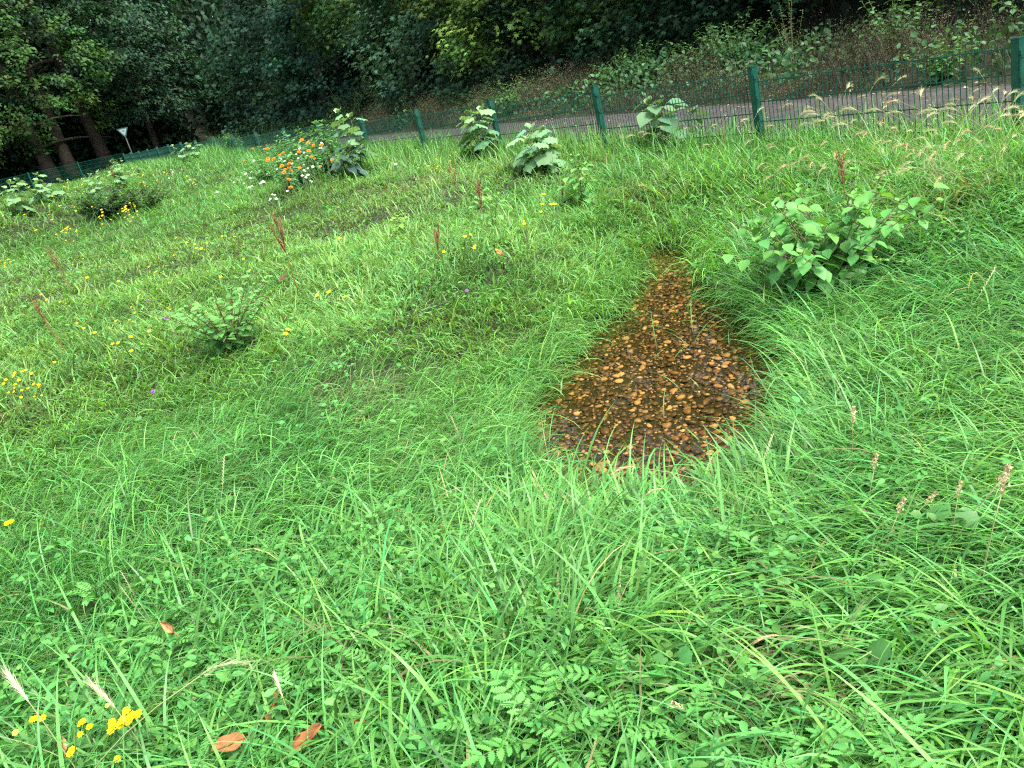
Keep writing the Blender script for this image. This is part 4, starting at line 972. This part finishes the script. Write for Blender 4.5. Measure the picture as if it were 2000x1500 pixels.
pf = flower_proto('clover_flower', 'small purple flower in the meadow near the twiggy shrub', 'flower', .25, .014, 9, (.35, .12, .42), (.35, .15, .4), 'purple flowers near the shrub')
for px, py in [(287, 595), (321, 634), (302, 777), (908, 577), (245, 520)]: plant_flower(pf, px, py, .22)
# near yellow flower plants, bottom left
def umbel_plant(label, px, py, h, heads, col=(.9, .66, .01)):
    p = at(px, py, h); root = thing('yellow_flower_plant', label, 'flower', (p[0], p[1], p[2]))
    ms = MB(); ml = MB()
    s = np.linspace(0, 1, 5)
    ms.tube(np.stack([0 * s, .02 * s, (h - .03) * s], 1), .0022, (.09, .18, .05), 5)
    for i in range(12):
        f = rng.uniform(.2, .85); a = rng.uniform(0, 6.28)
        ml.inst(LANCE, frames(np.array([[0, .02 * f, h * f]]), np.array([[math.cos(a), math.sin(a), .5]]), np.array([[-math.cos(a) * .3, -math.sin(a) * .3, 1]]), .045), tints((.08, .22, .05), 1))
    ms.build('stem', M_STEM, root); ml.build('foliage', M_LEAF, root)
    for dx, dy, r in heads:
        mp = MB(); c = np.array([dx, .02 + dy, h + rng.normal(0, .004)])
        mp.tube([(0, .02, h - .03), tuple(c)], .001, (.10, .2, .05), 4)
        r = r * 1.3; petals(mp, c, r, 8, col, .15, (.1, -.5, 1), .08); petals(mp, c + np.array([0, -.001, .003]), r * .65, 7, np.array(col) * np.array([.95, .85, .6]), .4, (.1, -.5, 1), .08)
        mp.build('flower_head', M_PETAL, root)
def hd(n, spread, r): return [(rng.normal(0, spread), rng.normal(0, spread * .8), r * rng.uniform(.8, 1.15)) for _ in range(n)]
umbel_plant('biggest bunch of yellow flowers at the bottom left, under the pale barley ear', 233, 1416, .24, hd(9, .013, .0085))
umbel_plant('small bunch of yellow flowers just below the biggest bunch', 220, 1438, .22, hd(4, .009, .0085))
umbel_plant('single yellow flower right of the biggest bunch', 270, 1406, .24, hd(2, .006, .008))
umbel_plant('flat yellow flower left beneath the slanting barley ear', 70, 1414, .24, hd(3, .008, .0085))
umbel_plant('pair of yellow flowers in the leafy corner left of the biggest bunch', 152, 1430, .22, hd(2, .006, .007))
umbel_plant('yellow flowers low between the pair and the biggest bunch', 168, 1442, .20, hd(3, .008, .007))
umbel_plant('pale yellow bud at the far left of the bottom corner', 30, 1446, .22, hd(1, .003, .007), (.7, .62, .12))
umbel_plant('yellow flower near the bottom edge below the pair', 140, 1478, .20, hd(2, .006, .008))
umbel_plant('yellow flower close to the bottom edge beside a bent blade', 222, 1496, .18, hd(1, .003, .008))
umbel_plant('pale round yellow bud right beneath the pale barley ear', 200, 1388, .22, hd(1, .003, .006), (.7, .6, .14))
umbel_plant('single yellow flower in dense herbs at the left edge', 14, 1028, .20, hd(2, .005, .011))

# grass ears with long awns
def ear_proto(label, h, L, col, awn, bend, group=None, nsp=26, cat='grass ear'):
    root = thing('barley_ear', label, cat, (0, 0, -50), group)
    s = np.linspace(0, 1, 8); bx = lambda q: bend * q ** 2.2
    st = np.stack([bx(s) * h, 0 * s, h * s * (1 - .25 * bend * s)], 1)
    ms = MB(); ms.tube(st, .0013, (.20, .25, .09), 4); ms.build('stem', M_STEM, root)
    d0 = st[-1] - st[-2]; d0 /= np.linalg.norm(d0)
    me = MB(); ma = MB(); p = st[-1].copy(); d = d0.copy(); pts = []
    for i in range(9):
        pts.append(p.copy()); p = p + d * L / 9; d = d + np.array([.10 * bend, 0, -.13 * bend]); d /= np.linalg.norm(d)
    pts = np.array(pts); f = rng.uniform(0, 1, nsp) ; ii = f * 8
    P = np.stack([np.interp(ii, np.arange(9), pts[:, j]) for j in range(3)], 1)
    T_ = np.gradient(pts, axis=0); Td = np.stack([np.interp(ii, np.arange(9), T_[:, j]) for j in range(3)], 1); Td /= np.linalg.norm(Td, axis=1)[:, None]
    sd_ = rng.normal(0, 1, (nsp, 3)); Y = Td + sd_ * .22
    me.inst(LANCE, frames(P, Y, sd_, .016 * (L / .08)), tints(col, nsp, .15, .05))
    me.tube(pts, .0022 * (L / .08), np.array(col) * .9, 5)
    e = me.build('ear', M_DRY, root)
    na = nsp * 3; f = rng.uniform(0, 1, na); ii = f * 8; P = np.stack([np.interp(ii, np.arange(9), pts[:, j]) for j in range(3)], 1); Td = np.stack([np.interp(ii, np.arange(9), T_[:, j]) for j in range(3)], 1); Td /= np.linalg.norm(Td, axis=1)[:, None]
    Y = Td + rng.normal(0, .17, (na, 3)); Y /= np.linalg.norm(Y, axis=1)[:, None]
    Z = np.cross(Y, rng.normal(0, 1, (na, 3)))
    aw = (np.array([(-.010, 0, 0), (.010, 0, 0), (.004, .6, 0), (-.004, .6, 0), (0, 1, 0)]), [(0, 1, 2, 3), (3, 2, 4)])
    ma.inst(aw, frames(P, Y, Z, awn * rng.uniform(.6, 1.1, na)), tints(np.array(col) * 1.15, na, .1, .04))
    ma.build('awns', M_DRY, e)
    return root
EAR = (.55, .42, .24); PALEEAR = (.62, .58, .40); GREENEAR = (.30, .40, .18)
e1 = ear_proto('pale bristly barley ear leaning left above the biggest yellow bunch', .34, .075, PALEEAR, .06, .25)
def put(proto, px, py, h, rz, label, group=None, sc=1.0, tilt=(0, 0)):
    p = at(px, py, h); loc = (p[0], p[1], p[2])
    if proto.location.z < -40:
        proto.location = loc; proto.rotation_euler = (tilt[0], tilt[1], rz); proto.scale = (sc,) * 3; proto['label'] = label
        if group: proto['group'] = group
        return proto
    return copy_thing(proto, loc, rz, sc, tilt, label, group)
put(e1, 205, 1392, .33, 3.0, 'pale bristly barley ear leaning left above the biggest yellow bunch', tilt=(0, -.35))
put(e1, 95, 1400, .33, 2.4, 'slanting barley ear over the flat yellow flower at the bottom left', sc=1.05, tilt=(0, .12))
e2 = ear_proto('soft green barley ear bent over beside the slanting ear', .34, .085, GREENEAR, .05, .9)
put(e2, 105, 1372, .32, 2.9, 'soft green barley ear bent over beside the slanting ear')
put(e2, 60, 1475, .30, .2, 'green barley ear lying over the bottom left corner', sc=1.25)
put(e1, 530, 1325, .30, 1.9, 'tawny barley ear standing alone right of the orange dead leaf', sc=.62)
e3 = ear_proto('bent golden barley ear in the grass at the right', .40, .06, EAR, .035, .8)
put(e3, 1745, 1112, .36, 3.1, 'bent golden barley ear in the middle of the right hand grass', sc=.8)
put(e3, 1470, 890, .32, 3.0, 'golden barley ear lying over the lower right edge of the puddle', sc=1.1)
put(e3, 1445, 918, .25, 3.2, 'short tan barley ear under the one at the puddle edge', sc=.8)
# blunt tan grass heads (Yorkshire-fog like)
def tuft_head(label, px, py, h, L, rz, col=(.62, .50, .30), cat='grass head', tilt=(0, 0), proto=[]):
    if not proto:
        root = thing('grass_head', label, cat, (0, 0, -50)); ms = MB(); s = np.linspace(0, 1, 6)
        ms.tube(np.stack([.04 * s ** 2, 0 * s, .26 * s], 1), .0012, (.22, .24, .10), 4); ms.build('stem', M_STEM, root)
        mh = MB(); n = 70; f = rng.uniform(0, 1, n); P = np.stack([.04 + .012 * f, 0 * f, .26 + .055 * f], 1) + rng.normal(0, 1, (n, 3)) * (.0045 * np.sin(np.pi * np.clip(f, .08, .95)))[:, None]
        Y = np.array([.2, 0, 1]) + rng.normal(0, .45, (n, 3)); mh.inst(SIMPLE, frames(P, Y, rng.normal(0, 1, (n, 3)), rng.uniform(.006, .011, n)), tints(col, n, .15, .05)); mh.build('seed_head', M_DRY, root)
        proto.append(root); return put(root, px, py, h, rz, label, None, L, tilt)
    return put(proto[0], px, py, h, rz, label, None, L, tilt)
for px, py, L, rz, tl, lab in [(1635, 835, 1.0, 3.1, (0, -.35), 'tan grass head pointing up left of the combed down grass'), (1678, 925, .9, .4, (0, .1), 'curved tan grass head, upper of the three on one line'),
                               (1702, 948, .8, .2, (0, .8), 'tan grass head drooping right, middle of the three on one line'), (1690, 1000, .9, .3, (.1, .2), 'tan grass head, lowest of the three on one line'),
                               (1848, 958, .8, .5, (0, .1), 'small cream grass head over a dull round leaf at the right'), (1890, 1005, .9, .1, (0, 1.0), 'short tan grass head lying level near the right edge'),
                               (1940, 1020, 1.0, .1, (0, .9), 'curved cream grass head near the right edge'), (1970, 1015, 1.0, .3, (0, .3), 'tufted cream grass head closest to the right edge'),
                               (1905, 1050, 1.3, .3, (0, .1), 'fluffy branched cream grass head hanging at the right'), (1455, 1178, .7, .3, (0, 1.1), 'thin tan grass head left of the bent golden ear'), (1460, 1295, .8, 3.0, (0, .6), 'thin pinkish grass head lying low near the lower right')]:
    tuft_head(lab, px, py, .26, L, rz, tilt=tl)
# ears before the fence on the right
e4 = ear_proto('ripe grass ear nodding before the right end of the fence', .62, .085, (.46, .47, .25), .075, .6, nsp=34)
LABF = 'pale nodding grass ear in the stand before the right end of the fence'; GF = 'pale grass ears before the fence'
fpts = [(1660 + rng.normal(0, 28), 195 + rng.normal(0, 18)) for _ in range(22)] + [(1700 + 280 * rng.random(), 215 + 22 * rng.normal(0, 1)) for _ in range(34)] + [(1850 + 130 * rng.random(), 190 + 12 * rng.normal(0, 1)) for _ in range(14)]
for px, py in fpts: put(e4, px, py, .52, rng.choice([0, 3.1, 2.6, .5]) + rng.normal(0, .8), LABF, GF, rng.uniform(.7, 1.1), (rng.normal(0, .15), rng.normal(0, .2)))
e5 = ear_proto('ripe', .52, .075, (.56, .45, .25), .055, 1.0, nsp=30)
LABG = 'ripe golden ear bent over the grass below the right end of the fence'; GG = 'golden ears bent over the grass'
for px, py in [(1590 + 160 * rng.random(), 262 + 14 * rng.normal(0, 1)) for _ in range(24)] + [(1780 + 210 * rng.random(), 255 + 14 * rng.normal(0, 1)) for _ in range(26)]:
    put(e5, px, py, .40, 3.1 + rng.normal(0, 1.0), LABG, GG, rng.uniform(.7, 1.1), (rng.normal(0, .15), rng.normal(0, .15)))
LABH = 'pale grass ear around the dark wrinkled mallow before the fence'; GH = 'pale ears round the wrinkled mallow'
for px, py in [(1362, 200), (1355, 210), (1368, 205), (1320, 212), (1335, 215), (1312, 218), (1345, 220), (1385, 225), (1450, 218), (1440, 225), (1290, 230), (1300, 325)]:
    put(e4, px, py, .55, rng.choice([0, 3.1]) + rng.normal(0, .5), LABH, GH, rng.uniform(.6, .9), (rng.normal(0, .15), rng.normal(0, .15)))
# thin rye-grass spikes
sp = thing('ryegrass_spike', 'thin', 'grass head', (0, 0, -50)); ms = MB(); s = np.linspace(0, 1, 7); ms.tube(np.stack([.06 * s ** 2, 0 * s, .25 * s], 1), .0011, (.20, .27, .10), 4); ms.build('stem', M_STEM, sp)
mh = MB(); n = 18; f = np.linspace(0, 1, n); P = np.stack([.06 + .035 * f, 0 * f, .25 + .11 * f], 1); sg_ = np.where(np.arange(n) % 2, 1, -1)
mh.inst(LANCE, frames(P, np.stack([.3 + .45 * sg_, 0 * f, np.full(n, 1.0)], 1), np.stack([0 * f, np.full(n, -1.), 0 * f], 1), .013), tints((.42, .44, .24), n, .12, .05)); mh.tube([P[0], P[-1]], .001, (.38, .40, .2), 4); mh.build('seed_head', M_DRY, sp)
for px, py, sc, rz, tl, lab in [(910, 870, 1.1, 3.1, (0, -.2), 'long straw coloured ryegrass spike in the lodged grass left of the puddle'), (710, 865, .8, 3.1, (0, -.9), 'pale spike lying flat left of the long straw coloured one'), (385, 945, .9, 1.0, (0, .2), 'pale forked spike in the long grass at the left'),
                                (845, 1000, .8, .2, (0, .3), 'pale spike pointing right below the long straw coloured one'), (255, 1150, .9, 3.1, (0, -.25), 'thin green spike above the orange dead leaf'), (262, 1152, .8, 3.1, (0, -.15), 'second thin green spike right beside the first above the orange dead leaf'),
                                (1025, 895, .8, 3.1, (0, -.7), 'pale spike at the lower left edge of the puddle'), (1440, 870, .8, .2, (0, .2), 'spike hanging over the right edge of the puddle'), (1920, 860, 1.0, 3.0, (0, -.9), 'long pale spike combed flat near the right edge'),
                                (1860, 560, 1.0, .2, (0, .4), 'pale spike behind the combed down grass at the right'), (1770, 960, 1.0, 3.0, (0, -1.0), 'pale spike combed left above the tan grass heads'), (1930, 780, 1.0, .2, (0, .7), 'pale spike in the finest combed grass by the right edge')]:
    put(sp, px, py, .28, rz, lab, None, sc, tl)
